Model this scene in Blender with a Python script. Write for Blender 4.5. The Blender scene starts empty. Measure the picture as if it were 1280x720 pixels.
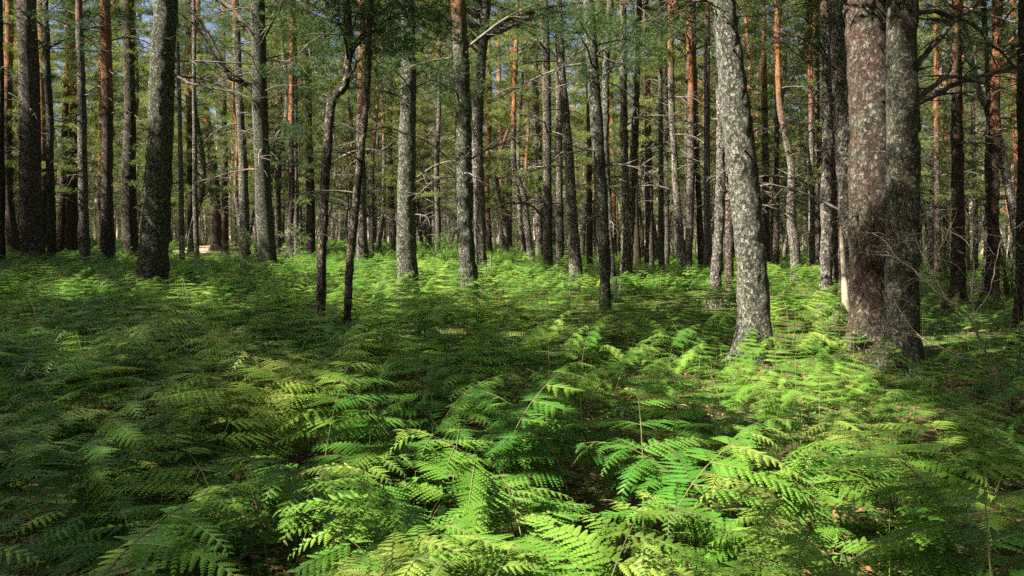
import bpy, math, random
import numpy as np
from mathutils import Vector, Matrix

# ------------------------------------------------------------------ camera, light, exposure
sc = bpy.context.scene
COL = sc.collection
F, HZ, EYE = 900.0, 295.0, 1.6          # focal length in px of a 1280 wide frame, horizon row, eye height
cam_d = bpy.data.cameras.new('camera'); cam = bpy.data.objects.new('camera', cam_d); COL.objects.link(cam)
cam_d.sensor_width = 36; cam_d.lens = 36 * F / 1280; cam_d.shift_y = -(360 - HZ) / 1280
cam_d.clip_end = 2000; cam_d.clip_start = 0.05
cam.location = (0, 0, EYE); cam.rotation_euler = (math.pi / 2, 0, 0)
sc.camera = cam
S = Vector((-0.60, -0.36, 0.72)).normalized()          # direction towards the sun
w = bpy.data.worlds.new('World'); sc.world = w; w.use_nodes = True
wn = w.node_tree.nodes; bg = wn['Background']; sky = wn.new('ShaderNodeTexSky')
sky.sky_type = 'NISHITA'; sky.sun_disc = False; sky.dust_density = 4; sky.ozone_density = .4; sky.air_density = .7
sky.sun_elevation = math.asin(S.z); sky.sun_rotation = math.atan2(S.x, S.y)
w.node_tree.links.new(sky.outputs[0], bg.inputs[0]); bg.inputs[1].default_value = 0.05
sd = bpy.data.lights.new('sun', 'SUN'); sd.energy = 5.0; sd.angle = math.radians(0.5); sd.color = (1, .93, .80)
sun = bpy.data.objects.new('sun', sd); COL.objects.link(sun)
sun.rotation_euler = S.to_track_quat('Z', 'Y').to_euler()
sc.view_settings.view_transform = 'Standard'; sc.view_settings.look = 'None'
sc.view_settings.exposure = 2.35; sc.view_settings.gamma = 1
sc.cycles.use_denoising = False; sc.cycles.sample_clamp_indirect = 4; sc.cycles.blur_glossy = 1
sc.cycles.max_bounces = 6; sc.cycles.diffuse_bounces = 3; sc.cycles.transmission_bounces = 3; sc.cycles.glossy_bounces = 2

R = random.Random(11)
NR = np.random.default_rng(7)

# ------------------------------------------------------------------ numeric helpers
def _h(i, j, k):
    n = (i * 374761393 + j * 668265263 + k * 2147483647 + 12345) & 0xffffffff
    n = ((n ^ (n >> 13)) * 1274126177) & 0xffffffff
    return ((n ^ (n >> 16)) & 0xffff) / 65535.0
def noise(x, y, z=0.0):
    x, y, z = np.broadcast_arrays(np.asarray(x, float), np.asarray(y, float), np.asarray(z, float))
    i, j, k = (np.floor(v).astype(np.int64) for v in (x, y, z))
    f, g, h = x - i, y - j, z - k
    f, g, h = (v * v * (3 - 2 * v) for v in (f, g, h))
    out = 0
    for a in (0, 1):
        for b in (0, 1):
            for c in (0, 1):
                out = out + _h(i + a, j + b, k + c) * (f if a else 1 - f) * (g if b else 1 - g) * (h if c else 1 - h)
    return out
def sstep(a, b, v):
    t = np.clip((np.asarray(v, float) - a) / (b - a), 0, 1); return t * t * (3 - 2 * t)
def ground_z(x, y):
    x = np.asarray(x, float); y = np.asarray(y, float)
    z = -0.021 * np.clip(x, -40, 40) * sstep(8, 50, y) + (noise(x * .35, y * .35) - .5) * .16 * sstep(0, 4, np.abs(y) + 1)
    z = z + (noise(x * .09 + 5, y * .09) - .5) * .5 * sstep(12, 40, y)
    return z
def gz(x, y): return float(ground_z(x, y))
def solve(px, py, hf):
    """distance at which something that meets the fern tops (hf above ground) is seen at px, py"""
    Y = 20.0
    for _ in range(40):
        X = (px - 640) * Y / F
        Y = .5 * Y + .5 * max(2.5, min(80, F * (EYE - hf - gz(X, Y)) / max(4, py - HZ)))
    return Y
def PX(px, py, Y): return Vector(((px - 640) * Y / F, Y, EYE - (py - HZ) * Y / F))

# ------------------------------------------------------------------ mesh helpers
class MB:
    def __init__(s): s.v = []; s.f = []; s.n = 0; s.m = []
    def add(s, v, f, mi=0):
        v = np.asarray(v, float).reshape(-1, 3); f = np.asarray(f, np.int64)
        s.v.append(v); s.f.append(f + s.n); s.m.append(np.full(len(f), mi)); s.n += len(v)
    def mesh(s, name, mats, smooth=False):
        me = bpy.data.meshes.new(name)
        if not s.v: return me
        V = np.concatenate(s.v); me.vertices.add(len(V)); me.vertices.foreach_set('co', V.ravel())
        loops = []; tot = []
        for f in s.f:
            if len(f): loops.append(f.ravel()); tot.append(np.full(len(f), f.shape[1]))
        loops = np.concatenate(loops); tot = np.concatenate(tot)
        me.loops.add(len(loops)); me.loops.foreach_set('vertex_index', loops.astype(np.int32))
        me.polygons.add(len(tot)); st = np.concatenate([[0], np.cumsum(tot)[:-1]])
        me.polygons.foreach_set('loop_start', st.astype(np.int32))
        me.polygons.foreach_set('material_index', np.concatenate(s.m).astype(np.int32))
        me.polygons.foreach_set('use_smooth', np.full(len(tot), smooth))
        for m in (mats if isinstance(mats, (list, tuple)) else [mats]): me.materials.append(m)
        me.update(calc_edges=True); return me
def link(name, data, parent=None, loc=None):
    o = bpy.data.objects.new(name, data); COL.objects.link(o)
    if parent is not None: o.parent = parent
    if loc is not None: o.location = loc
    return o
def tag(o, label=None, cat=None, group=None, kind=None):
    if label: o['label'] = label
    if cat: o['category'] = cat
    if group: o['group'] = group
    if kind: o['kind'] = kind
    return o
def thing(name, loc, label, cat, group=None, rz=0):
    o = link(name, None, None, loc); o.rotation_euler = (0, 0, rz); o.empty_display_size = .2
    return tag(o, label, cat, group)
def tube(mb, pts, rad, n=6, mi=0, cap=True, rough=0.0, seed=0.0, roots=0.0):
    pts = np.asarray(pts, float); rad = np.asarray(rad, float); m = len(pts)
    t = np.gradient(pts, axis=0); t /= np.linalg.norm(t, axis=1)[:, None] + 1e-9
    ref = np.array([1., 0, 0]) if abs(t[0][2]) > .7 else np.array([0, 0, 1.])
    u = np.cross(t, ref); u /= np.linalg.norm(u, axis=1)[:, None] + 1e-9; v = np.cross(t, u)
    a = np.arange(n) * 2 * np.pi / n
    ring = np.cos(a)[None, :, None] * u[:, None] + np.sin(a)[None, :, None] * v[:, None]
    r = np.repeat(rad[:, None], n, 1)
    if rough:
        P = pts[:, None] + ring * r[..., None]
        r = r + rough * (noise(P[..., 0] * 22 + seed, P[..., 1] * 22, P[..., 2] * 9) - .5) + rough * .45 * (noise(P[..., 0] * 5 + seed, P[..., 1] * 5, P[..., 2] * 2.2) - .5)
    if roots: r = r + roots * np.exp(-np.maximum(pts[:, 2:3], 0) / .22) * (.35 + np.maximum(0, np.sin(a * 3 + seed) + .6 * np.sin(a * 5 + seed * 2)))[None]
    V = (pts[:, None] + ring * r[..., None]).reshape(-1, 3)
    i = np.arange(m - 1)[:, None] * n; j = np.arange(n)[None]
    Q = np.stack([i + j, i + (j + 1) % n, i + n + (j + 1) % n, i + n + j], -1).reshape(-1, 4)
    mb.add(V, Q, mi)
def spline(pts, step):
    """Catmull-Rom through pts (any number of columns), sampled about every step along z or length"""
    P = np.asarray(pts, float)
    if len(P) < 2: return P
    E = np.vstack([2 * P[0] - P[1], P, 2 * P[-1] - P[-2]]); out = []
    for i in range(1, len(E) - 2):
        L = np.linalg.norm(E[i + 1][:3] - E[i][:3]); k = max(1, int(L / step))
        for q in range(k):
            t = q / k
            out.append(.5 * ((2 * E[i]) + (-E[i - 1] + E[i + 1]) * t + (2 * E[i - 1] - 5 * E[i] + 4 * E[i + 1] - E[i + 2]) * t * t
                             + (-E[i - 1] + 3 * E[i] - 3 * E[i + 1] + E[i + 2]) * t ** 3))
    out.append(P[-1]); return np.array(out)

# ------------------------------------------------------------------ materials
def newmat(name):
    m = bpy.data.materials.new(name); m.use_nodes = True; nt = m.node_tree; nt.nodes.clear(); return m, nt
class N:
    def __init__(s, nt): s.nt = nt
    def __call__(s, t, **kw):
        n = s.nt.nodes.new('ShaderNode' + t)
        for k, v in kw.items():
            if k.startswith('i_'):
                key = k[2:]; key = int(key) if key.isdigit() else key
                if hasattr(v, 'links') or isinstance(v, bpy.types.NodeSocket): s.nt.links.new(v, n.inputs[key])
                else: n.inputs[key].default_value = v
            else: setattr(n, k, v)
        return n
    def mix(s, f, a, b, mode='MIX'):
        n = s.nt.nodes.new('ShaderNodeMix'); n.data_type = 'RGBA'; n.blend_type = mode
        for k, v in ((0, f), (6, a), (7, b)):
            if isinstance(v, bpy.types.NodeSocket): s.nt.links.new(v, n.inputs[k])
            else: n.inputs[k].default_value = (*v, 1) if isinstance(v, tuple) and len(v) == 3 else v
        return n.outputs[2]
    def math(s, op, a, b=0.0, clamp=False):
        n = s.nt.nodes.new('ShaderNodeMath'); n.operation = op; n.use_clamp = clamp
        for k, v in ((0, a), (1, b)):
            if isinstance(v, bpy.types.NodeSocket): s.nt.links.new(v, n.inputs[k])
            else: n.inputs[k].default_value = v
        return n.outputs[0]
    def ramp(s, f, stops):
        n = s.nt.nodes.new('ShaderNodeValToRGB'); s.nt.links.new(f, n.inputs[0]); e = n.color_ramp.elements
        while len(e) < len(stops): e.new(.5)
        for q, (p, c) in zip(e, stops): q.position = p; q.color = (*c, 1) if len(c) == 3 else c
        return n.outputs[0]
def bark_mat():
    """pine bark. Object colour of each trunk: r = height/20 where orange bark begins, g = green lichen, b = paleness, a = red-brown"""
    m, nt = newmat('pine_bark'); q = N(nt)
    tc = q('TexCoord'); oi = q('ObjectInfo'); sep = q('SeparateColor', i_0=oi.outputs['Color'])
    red = oi.outputs['Alpha']
    off = q('VectorMath', operation='SCALE', i_0=(13.1, 7.7, 3.3)); nt.links.new(oi.outputs['Random'], off.inputs[3])
    pos = q('VectorMath', operation='ADD', i_0=tc.outputs['Object'], i_1=off.outputs[0])
    wv = q('TexNoise', i_Vector=pos.outputs[0], i_Scale=16.0, i_Detail=6.0, i_Roughness=.75)
    wp = q('VectorMath', operation='SCALE', i_0=wv.outputs['Color'], i_3=0.16)
    pw = q('VectorMath', operation='ADD', i_0=pos.outputs[0], i_1=wp.outputs[0])
    mp = q('Mapping', i_Vector=pw.outputs[0]); mp.inputs['Scale'].default_value = (1, 1, .34)
    vo = q('TexVoronoi', feature='DISTANCE_TO_EDGE', i_Vector=mp.outputs[0], i_Scale=27.0)
    vc = q('TexVoronoi', feature='F1', i_Vector=mp.outputs[0], i_Scale=17.0)
    mf = q('Mapping', i_Vector=pw.outputs[0]); mf.inputs['Scale'].default_value = (1, 1, .55)
    fl = q('TexNoise', i_Vector=mf.outputs[0], i_Scale=28.0, i_Detail=7.0, i_Roughness=.72)
    edge = q.ramp(vo.outputs[0], [(0.0, (.0, .0, .0)), (.13, (1, 1, 1))])
    fleck = q.ramp(fl.outputs[0], [(.43, (0, 0, 0)), (.50, (1, 1, 1))])
    crack = q.math('MULTIPLY', fleck, q.math('ADD', .15, q.math('MULTIPLY', edge, .85)), True)
    n1 = q('TexNoise', i_Vector=mp.outputs[0], i_Scale=30.0, i_Detail=8.0, i_Roughness=.75)
    n2 = q('TexNoise', i_Vector=pos.outputs[0], i_Scale=3.0, i_Detail=6.0, i_Roughness=.7)
    n3 = q('TexNoise', i_Vector=pw.outputs[0], i_Scale=14.0, i_Detail=5.0, i_Roughness=.65)
    plate = q.mix(fl.outputs[0], (.07, .054, .042), (.21, .17, .135))
    brown = q.mix(n1.outputs[0], (.05, .037, .028), plate)
    brown = q.mix(q.math('MULTIPLY', red, .75), brown, q.mix(n1.outputs[0], (.07, .032, .02), (.27, .12, .065)))
    pale = q.mix(n1.outputs[0], (.16, .145, .12), (.50, .47, .40))
    pf = q.math('MULTIPLY', q.ramp(q.math('ADD', n3.outputs[0], q.math('MULTIPLY', q.math('SUBTRACT', sep.outputs[2], .5), .55)), [(.40, (0, 0, 0)), (.56, (1, 1, 1))]), crack)
    base = q.mix(q.math('MULTIPLY', pf, .9), brown, pale)
    lich = q.mix(n1.outputs[0], (.07, .09, .055), (.27, .31, .22))
    lf = q.ramp(q.math('ADD', n2.outputs[0], q.math('MULTIPLY', q.math('SUBTRACT', sep.outputs[1], .5), .6)), [(.44, (0, 0, 0)), (.6, (1, 1, 1))])
    base = q.mix(q.math('MULTIPLY', q.math('MULTIPLY', lf, crack), .8), base, lich)
    base = q.mix(crack, (.026, .021, .016), base)
    # smooth flaking orange bark higher up
    sx = q('SeparateXYZ', i_0=tc.outputs['Object'])
    hgt = q.math('ADD', q.math('SUBTRACT', sx.outputs[2], q.math('MULTIPLY', sep.outputs[0], 20.0)), q.math('MULTIPLY', q.math('SUBTRACT', n2.outputs[0], .5), 5.0))
    of = q.ramp(q.math('DIVIDE', hgt, 2.5), [(.0, (0, 0, 0)), (.75, (1, 1, 1))])
    mo = q('Mapping', i_Vector=pw.outputs[0]); mo.inputs['Scale'].default_value = (1, 1, .5)
    n4 = q('TexNoise', i_Vector=mo.outputs[0], i_Scale=11.0, i_Detail=7.0, i_Roughness=.7)
    orange = q.ramp(n4.outputs[0], [(.3, (.05, .028, .018)), (.44, (.17, .075, .038)), (.6, (.31, .14, .062)), (.78, (.40, .27, .18))])
    col = q.mix(of, base, orange)
    hh = q.math('ADD', q.math('MULTIPLY', crack, q.math('SUBTRACT', 1.0, q.math('MULTIPLY', of, .75))), q.math('MULTIPLY', n1.outputs[0], .5))
    bp = q('Bump', i_Height=hh, i_Strength=1.0, i_Distance=.03)
    b = q('BsdfPrincipled', i_Roughness=.95, **{'i_Base Color': col, 'i_Normal': bp.outputs[0]}); b.inputs['Specular IOR Level'].default_value = .15
    o = q('OutputMaterial', i_Surface=b.outputs[0]); return m
def twig_mat(name, c1, c2):
    m, nt = newmat(name); q = N(nt); tc = q('TexCoord')
    n = q('TexNoise', i_Vector=tc.outputs['Object'], i_Scale=9.0, i_Detail=5.0)
    b = q('BsdfPrincipled', i_Roughness=.9, **{'i_Base Color': q.mix(q.ramp(n.outputs[0], [(.35, (0, 0, 0)), (.65, (1, 1, 1))]), c1, c2)})
    b.inputs['Specular IOR Level'].default_value = .2
    q('OutputMaterial', i_Surface=b.outputs[0]); return m
def leaf_mat(name, stops, trans=.45, rough=.5, scale=1.6, spec=.3, tint=1.5, world=True):
    m, nt = newmat(name); q = N(nt)
    ge = q('NewGeometry'); oi = q('ObjectInfo')
    n = q('TexNoise', i_Vector=ge.outputs['Position'], i_Scale=scale, i_Detail=3.0)
    isl = ge.outputs['Random Per Island']
    v = q.math('ADD', q.math('MULTIPLY', n.outputs[0], .75), q.math('ADD', q.math('MULTIPLY', isl, .03), q.math('MULTIPLY', oi.outputs['Random'], .24)))
    c = q.ramp(v, stops)
    b = q('BsdfPrincipled', i_Roughness=rough, **{'i_Base Color': c}); b.inputs['Specular IOR Level'].default_value = spec
    tcol = q.mix(1.0, c, (1.25 * tint / 1.3, 1.35 * tint / 1.3, .55, 1), 'MULTIPLY')
    t = q('BsdfTranslucent', i_Color=tcol)
    mx = q('MixShader', i_0=trans, i_1=b.outputs[0], i_2=t.outputs[0])
    q('OutputMaterial', i_Surface=mx.outputs[0]); return m
M = {}
M['bark'] = bark_mat()
M['twig'] = twig_mat('dead_twig_bark', (.05, .042, .034), (.16, .14, .115))
M['pale_twig'] = twig_mat('bleached_twig_bark', (.17, .13, .095), (.34, .28, .21))
M['dark_wood'] = twig_mat('dark_limb_bark', (.03, .024, .02), (.10, .08, .065))
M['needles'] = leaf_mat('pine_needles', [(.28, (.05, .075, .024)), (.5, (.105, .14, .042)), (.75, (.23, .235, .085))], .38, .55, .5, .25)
M['low_needles'] = leaf_mat('shade_tinted_pine_needles', [(.28, (.022, .045, .016)), (.5, (.038, .075, .022)), (.75, (.08, .12, .036))], .3, .55, .8, .25)  # darker copy of the needles: shade of the top boughs put into the colour
M['pale_needles'] = leaf_mat('grey_green_needles', [(.28, (.16, .20, .12)), (.5, (.24, .29, .18)), (.75, (.33, .36, .22))], .35, .6, 2, .2)
M['fern'] = leaf_mat('bracken_leaf', [(.24, (.022, .078, .012)), (.42, (.050, .148, .016)), (.58, (.115, .220, .028)), (.80, (.29, .33, .065))], .30, .42, .6, .42)
M['dry_fern'] = leaf_mat('dry_bracken_leaf', [(.26, (.16, .12, .03)), (.5, (.26, .18, .06)), (.8, (.30, .24, .08))], .35, .6, 4, .2)
M['fern_stem'] = twig_mat('bracken_stalk', (.05, .09, .025), (.15, .13, .05))
M['leaf'] = leaf_mat('broad_leaf', [(.28, (.05, .16, .02)), (.5, (.09, .24, .03)), (.75, (.16, .33, .05))], .45, .45, 2, .35)
M['litter'] = leaf_mat('dead_leaf', [(.28, (.10, .05, .025)), (.5, (.22, .12, .055)), (.75, (.38, .25, .13))], .1, .8, 5, .2, 1)
def ground_mat():
    m, nt = newmat('forest_floor'); q = N(nt); ge = q('NewGeometry'); P = ge.outputs['Position']
    a = q('TexNoise', i_Vector=P, i_Scale=28.0, i_Detail=8.0, i_Roughness=.75)
    c = q('TexNoise', i_Vector=P, i_Scale=.9, i_Detail=5.0, i_Roughness=.6)
    d = q('TexNoise', i_Vector=P, i_Scale=5.0, i_Detail=6.0, i_Roughness=.7)
    lit = q.ramp(a.outputs[0], [(.3, (.025, .017, .011)), (.5, (.075, .048, .028)), (.66, (.16, .105, .06)), (.8, (.26, .19, .12))])
    moss = q.ramp(a.outputs[0], [(.3, (.02, .035, .01)), (.55, (.07, .11, .022)), (.8, (.15, .18, .05))])
    f = q.ramp(q.math('ADD', q.math('MULTIPLY', c.outputs[0], .6), q.math('MULTIPLY', d.outputs[0], .4)), [(.42, (0, 0, 0)), (.50, (1, 1, 1))])
    col = q.mix(f, lit, moss)
    bp = q('Bump', i_Height=a.outputs[0], i_Strength=.8, i_Distance=.05)
    b = q('BsdfPrincipled', i_Roughness=.95, **{'i_Base Color': col, 'i_Normal': bp.outputs[0]})
    b.inputs['Specular IOR Level'].default_value = .1
    q('OutputMaterial', i_Surface=b.outputs[0]); return m
M['ground'] = ground_mat()
def sand_mat():
    m, nt = newmat('trail_sand'); q = N(nt); ge = q('NewGeometry')
    a = q('TexNoise', i_Vector=ge.outputs['Position'], i_Scale=9.0, i_Detail=8.0, i_Roughness=.75)
    col = q.ramp(a.outputs[0], [(.3, (.18, .10, .06)), (.5, (.40, .26, .17)), (.7, (.56, .40, .28))])
    b = q('BsdfPrincipled', i_Roughness=.95, **{'i_Base Color': col}); q('OutputMaterial', i_Surface=b.outputs[0]); return m
M['sand'] = sand_mat()

# ------------------------------------------------------------------ where the sun reaches
# Ellipses on the fern tops as the light falls in the place; the crowns leave gaps towards the sun there.
sv = np.array([S.x / S.z, S.y / S.z])
LIT = [(700, 560, 60, 18, .8), (860, 560, 90, 25, .8), (640, 470, 45, 12, .6), (1090, 600, 60, 18, .6), (60, 560, 45, 16, .6), (820, 480, 50, 14, .7), (130, 440, 50, 9, .6), (330, 420, 50, 9, .5), (360, 545, 50, 14, .55), (200, 600, 50, 14, .45), (230, 470, 60, 10, .35), (560, 440, 40, 9, .5), (700, 350, 60, 12, .8), (560, 330, 60, 10, 1.0), (900, 350, 50, 10, .9), (1150, 420, 40, 12, .6), (790, 655, 240, 90, 1.3), (930, 600, 110, 50, .9), (600, 700, 110, 40, .9), (330, 655, 110, 34, 1.1), (120, 705, 80, 26, 1.0), (470, 545, 75, 32, 1.0), (590, 570, 80, 26, 1.0), (470, 640, 70, 30, 1.0),
       (650, 600, 90, 30, .8), (720, 425, 45, 14, .7), (860, 530, 60, 18, .6), (1000, 455, 110, 30, .95), (880, 430, 100, 26, .8), (1010, 385, 75, 30, 1.2), (950, 420, 60, 30, 1.1), (480, 345, 110, 14, 1.3),
       (470, 375, 70, 14, .9), (620, 345, 70, 16, .9), (640, 378, 60, 16, .9), (700, 365, 40, 10, .7), (75, 372, 45, 9, 1.0), (200, 374, 35, 7, .9),
       (270, 380, 40, 10, .75), (150, 385, 90, 8, .5), (820, 350, 50, 12, .7), (990, 345, 55, 14, 1.3), (1050, 540, 70, 24, .9), (1130, 490, 50, 14, .5),
       (1230, 560, 50, 26, .45), (1160, 640, 60, 26, .7), (400, 335, 40, 8, 1.0), (560, 360, 60, 16, .9), (760, 480, 50, 14, .45), (1240, 700, 40, 20, .5)]
STRIPS = []          # lit stretches of trunks, in the sun's ground projection
def lit_level(gx, gy):
    """0 deep shade .. 1 full sun for a sun ray that meets the ground at gx, gy (arrays)"""
    gx = np.asarray(gx, float); gy = np.asarray(gy, float)
    x, y = gx + sv[0] * .55, gy + sv[1] * .55
    yy = np.maximum(y, .5); px = 640 + F * x / yy; py = HZ + F * 1.05 / yy
    v = np.zeros_like(px) + .05 + .27 * sstep(17, 30, y)
    v = v - .04 * sstep(0, 1, (px < 560) * (y < 13))
    v = v + .13 * sstep(520, 660, px) * sstep(1180, 1050, px) * (y < 17) * (y > 3) + .08 * sstep(17, 26, y)
    for cx, cy, rx, ry, s in LIT:
        d = ((px - cx) / rx) ** 2 + ((py - cy) / ry) ** 2
        v = np.maximum(v, s * np.clip(1.35 - .75 * d, 0, 1))
    v = np.where(y < .8, .1, v)
    return v
def is_lit(gx, gy):
    gx = np.asarray(gx, float); gy = np.asarray(gy, float)
    n = noise(gx * 1.5, gy * 1.5) * .65 + noise(gx * 3.7 + 9, gy * 3.7) * .35
    r = lit_level(gx, gy) > (n - .18) * 1.5
    for (ax, ay, bx, by, rad) in STRIPS:
        dx, dy = bx - ax, by - ay; L2 = dx * dx + dy * dy + 1e-9
        t = np.clip(((gx - ax) * dx + (gy - ay) * dy) / L2, 0, 1)
        r = r | ((gx - ax - t * dx) ** 2 + (gy - ay - t * dy) ** 2 < rad * rad)
    return r
def shades_lit(c, m=.42):
    gx, gy = gproj(c); o = np.array([(0, 0), (m, 0), (-m, 0), (0, m), (0, -m)])
    X = gx + o[:, 0]; Y = gy + o[:, 1]
    return bool((is_lit(X, Y) & ((lit_level(X, Y) > .5) | (np.arange(5) == 0))).any())
def gproj(P):
    P = np.asarray(P); return P[..., 0] - sv[0] * P[..., 2], P[..., 1] - sv[1] * P[..., 2]

# ------------------------------------------------------------------ needles
def clump(mb, c, n_t, n_b, ln, wd, rad, mi=0, flat=.5):
    """a bough end: n_t tufts of n_b needles-wide blades scattered round c"""
    T = NR.normal(0, .5, (n_t, 3)) * np.array([rad, rad, rad * flat]) + c
    D = NR.normal(0, 1, (n_t, n_b, 3)); ax = NR.normal(0, 1, (n_t, 1, 3)); ax[..., 2] = np.abs(ax[..., 2]) * .6 + .1
    ax /= np.linalg.norm(ax, axis=2, keepdims=True); D /= np.linalg.norm(D, axis=2, keepdims=True)
    D = D * .8 + ax * .75; D /= np.linalg.norm(D, axis=2, keepdims=True)
    L = ln * NR.uniform(.6, 1.2, (n_t, n_b, 1)); W = np.cross(D, NR.normal(0, 1, D.shape)); W /= np.linalg.norm(W, axis=2, keepdims=True) + 1e-9
    B = T[:, None] + ax * ln * .9 * NR.uniform(-.6, .6, (n_t, n_b, 1))
    V = np.stack([B - W * wd * .5, B + W * wd * .5, B + D * L], 2).reshape(-1, 3)
    mb.add(V, np.arange(len(V)).reshape(-1, 3), mi)
def dead_branch(mb, base, az, L, r0, seed, mi=0, droop=.5, twigs=6, n=5):
    rr = random.Random(seed); n_p = 7; p = np.array(base, float); a = az; up = rr.uniform(-.05, .5)
    pts = [p.copy()]; d = L / n_p
    for i in range(n_p):
        a += rr.uniform(-.25, .25); up -= droop * .22 * rr.uniform(.3, 1.3)
        p = p + d * np.array([math.cos(a) * math.cos(up), math.sin(a) * math.cos(up), math.sin(up)]); pts.append(p.copy())
    pts = np.array(pts); rad = np.linspace(r0, r0 * .28, len(pts)); tube(mb, pts, rad, n, mi)
    for k in range(twigs):
        i = rr.randrange(2, n_p); q = pts[i]; b = a + rr.choice((-1, 1)) * rr.uniform(.4, 1.2); u2 = rr.uniform(-.7, .45)
        l2 = L * rr.uniform(.15, .4); tp = [q]
        for s in range(3):
            b += rr.uniform(-.3, .3); u2 -= rr.uniform(-.1, .3)
            tp.append(tp[-1] + l2 / 3 * np.array([math.cos(b) * math.cos(u2), math.sin(b) * math.cos(u2), math.sin(u2)]))
        tube(mb, tp, np.linspace(r0 * .45, r0 * .14, 4), 3 if n < 5 else 4, mi)

# ------------------------------------------------------------------ ground
def build_ground():
    xs = np.concatenate([np.linspace(-400, -45, 14)[:-1], np.linspace(-45, 45, 226), np.linspace(45, 400, 14)[1:]])
    ys = np.concatenate([np.linspace(-300, -20, 10)[:-1], np.linspace(-20, 80, 251), np.linspace(80, 600, 16)[1:]])
    X, Y = np.meshgrid(xs, ys); Z = ground_z(X, Y)
    V = np.stack([X, Y, Z], -1).reshape(-1, 3); nx = len(xs)
    i = np.arange(len(ys) - 1)[:, None] * nx; j = np.arange(nx - 1)[None]
    Q = np.stack([i + j, i + j + 1, i + nx + j + 1, i + nx + j], -1).reshape(-1, 4)
    mb = MB(); mb.add(V, Q); tag(link('ground', mb.mesh('ground', M['ground'], True)), 'brown needle litter and moss covering the forest floor', 'ground', kind='structure')
build_ground()
def build_path():
    a = [(218, 318), (240, 313), (262, 308), (285, 303), (310, 300)]
    c = []
    for px, py in a: Y = solve(px, py, 0.02); c.append(((px - 640) * Y / F, Y))
    c = spline([(x, y, 0) for x, y in c], .6); mb = MB(); V = []
    t = np.gradient(c, axis=0); t /= np.linalg.norm(t, axis=1)[:, None]
    nn = np.stack([-t[:, 1], t[:, 0]], 1)
    wv = 1.0 + .7 * noise(c[:, 0] * .8, c[:, 1] * .8)
    for k in np.linspace(-1, 1, 7):
        x = c[:, 0] + nn[:, 0] * wv * k; y = c[:, 1] + nn[:, 1] * wv * k
        V.append(np.stack([x, y, ground_z(x, y) + .03 * (1 - k * k) + .012 - .03 * (abs(k) > .99)], -1))
    V = np.stack(V, 1); m, n = V.shape[:2]; i = np.arange(m - 1)[:, None] * n; j = np.arange(n - 1)[None]
    mb.add(V.reshape(-1, 3), np.stack([i + j, i + j + 1, i + n + j + 1, i + n + j], -1).reshape(-1, 4))
    tag(link('path', mb.mesh('path', M['sand'], True)), 'short sandy trail crossing the forest floor behind two thin pale trunks', 'path', kind='structure')
build_path()

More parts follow.
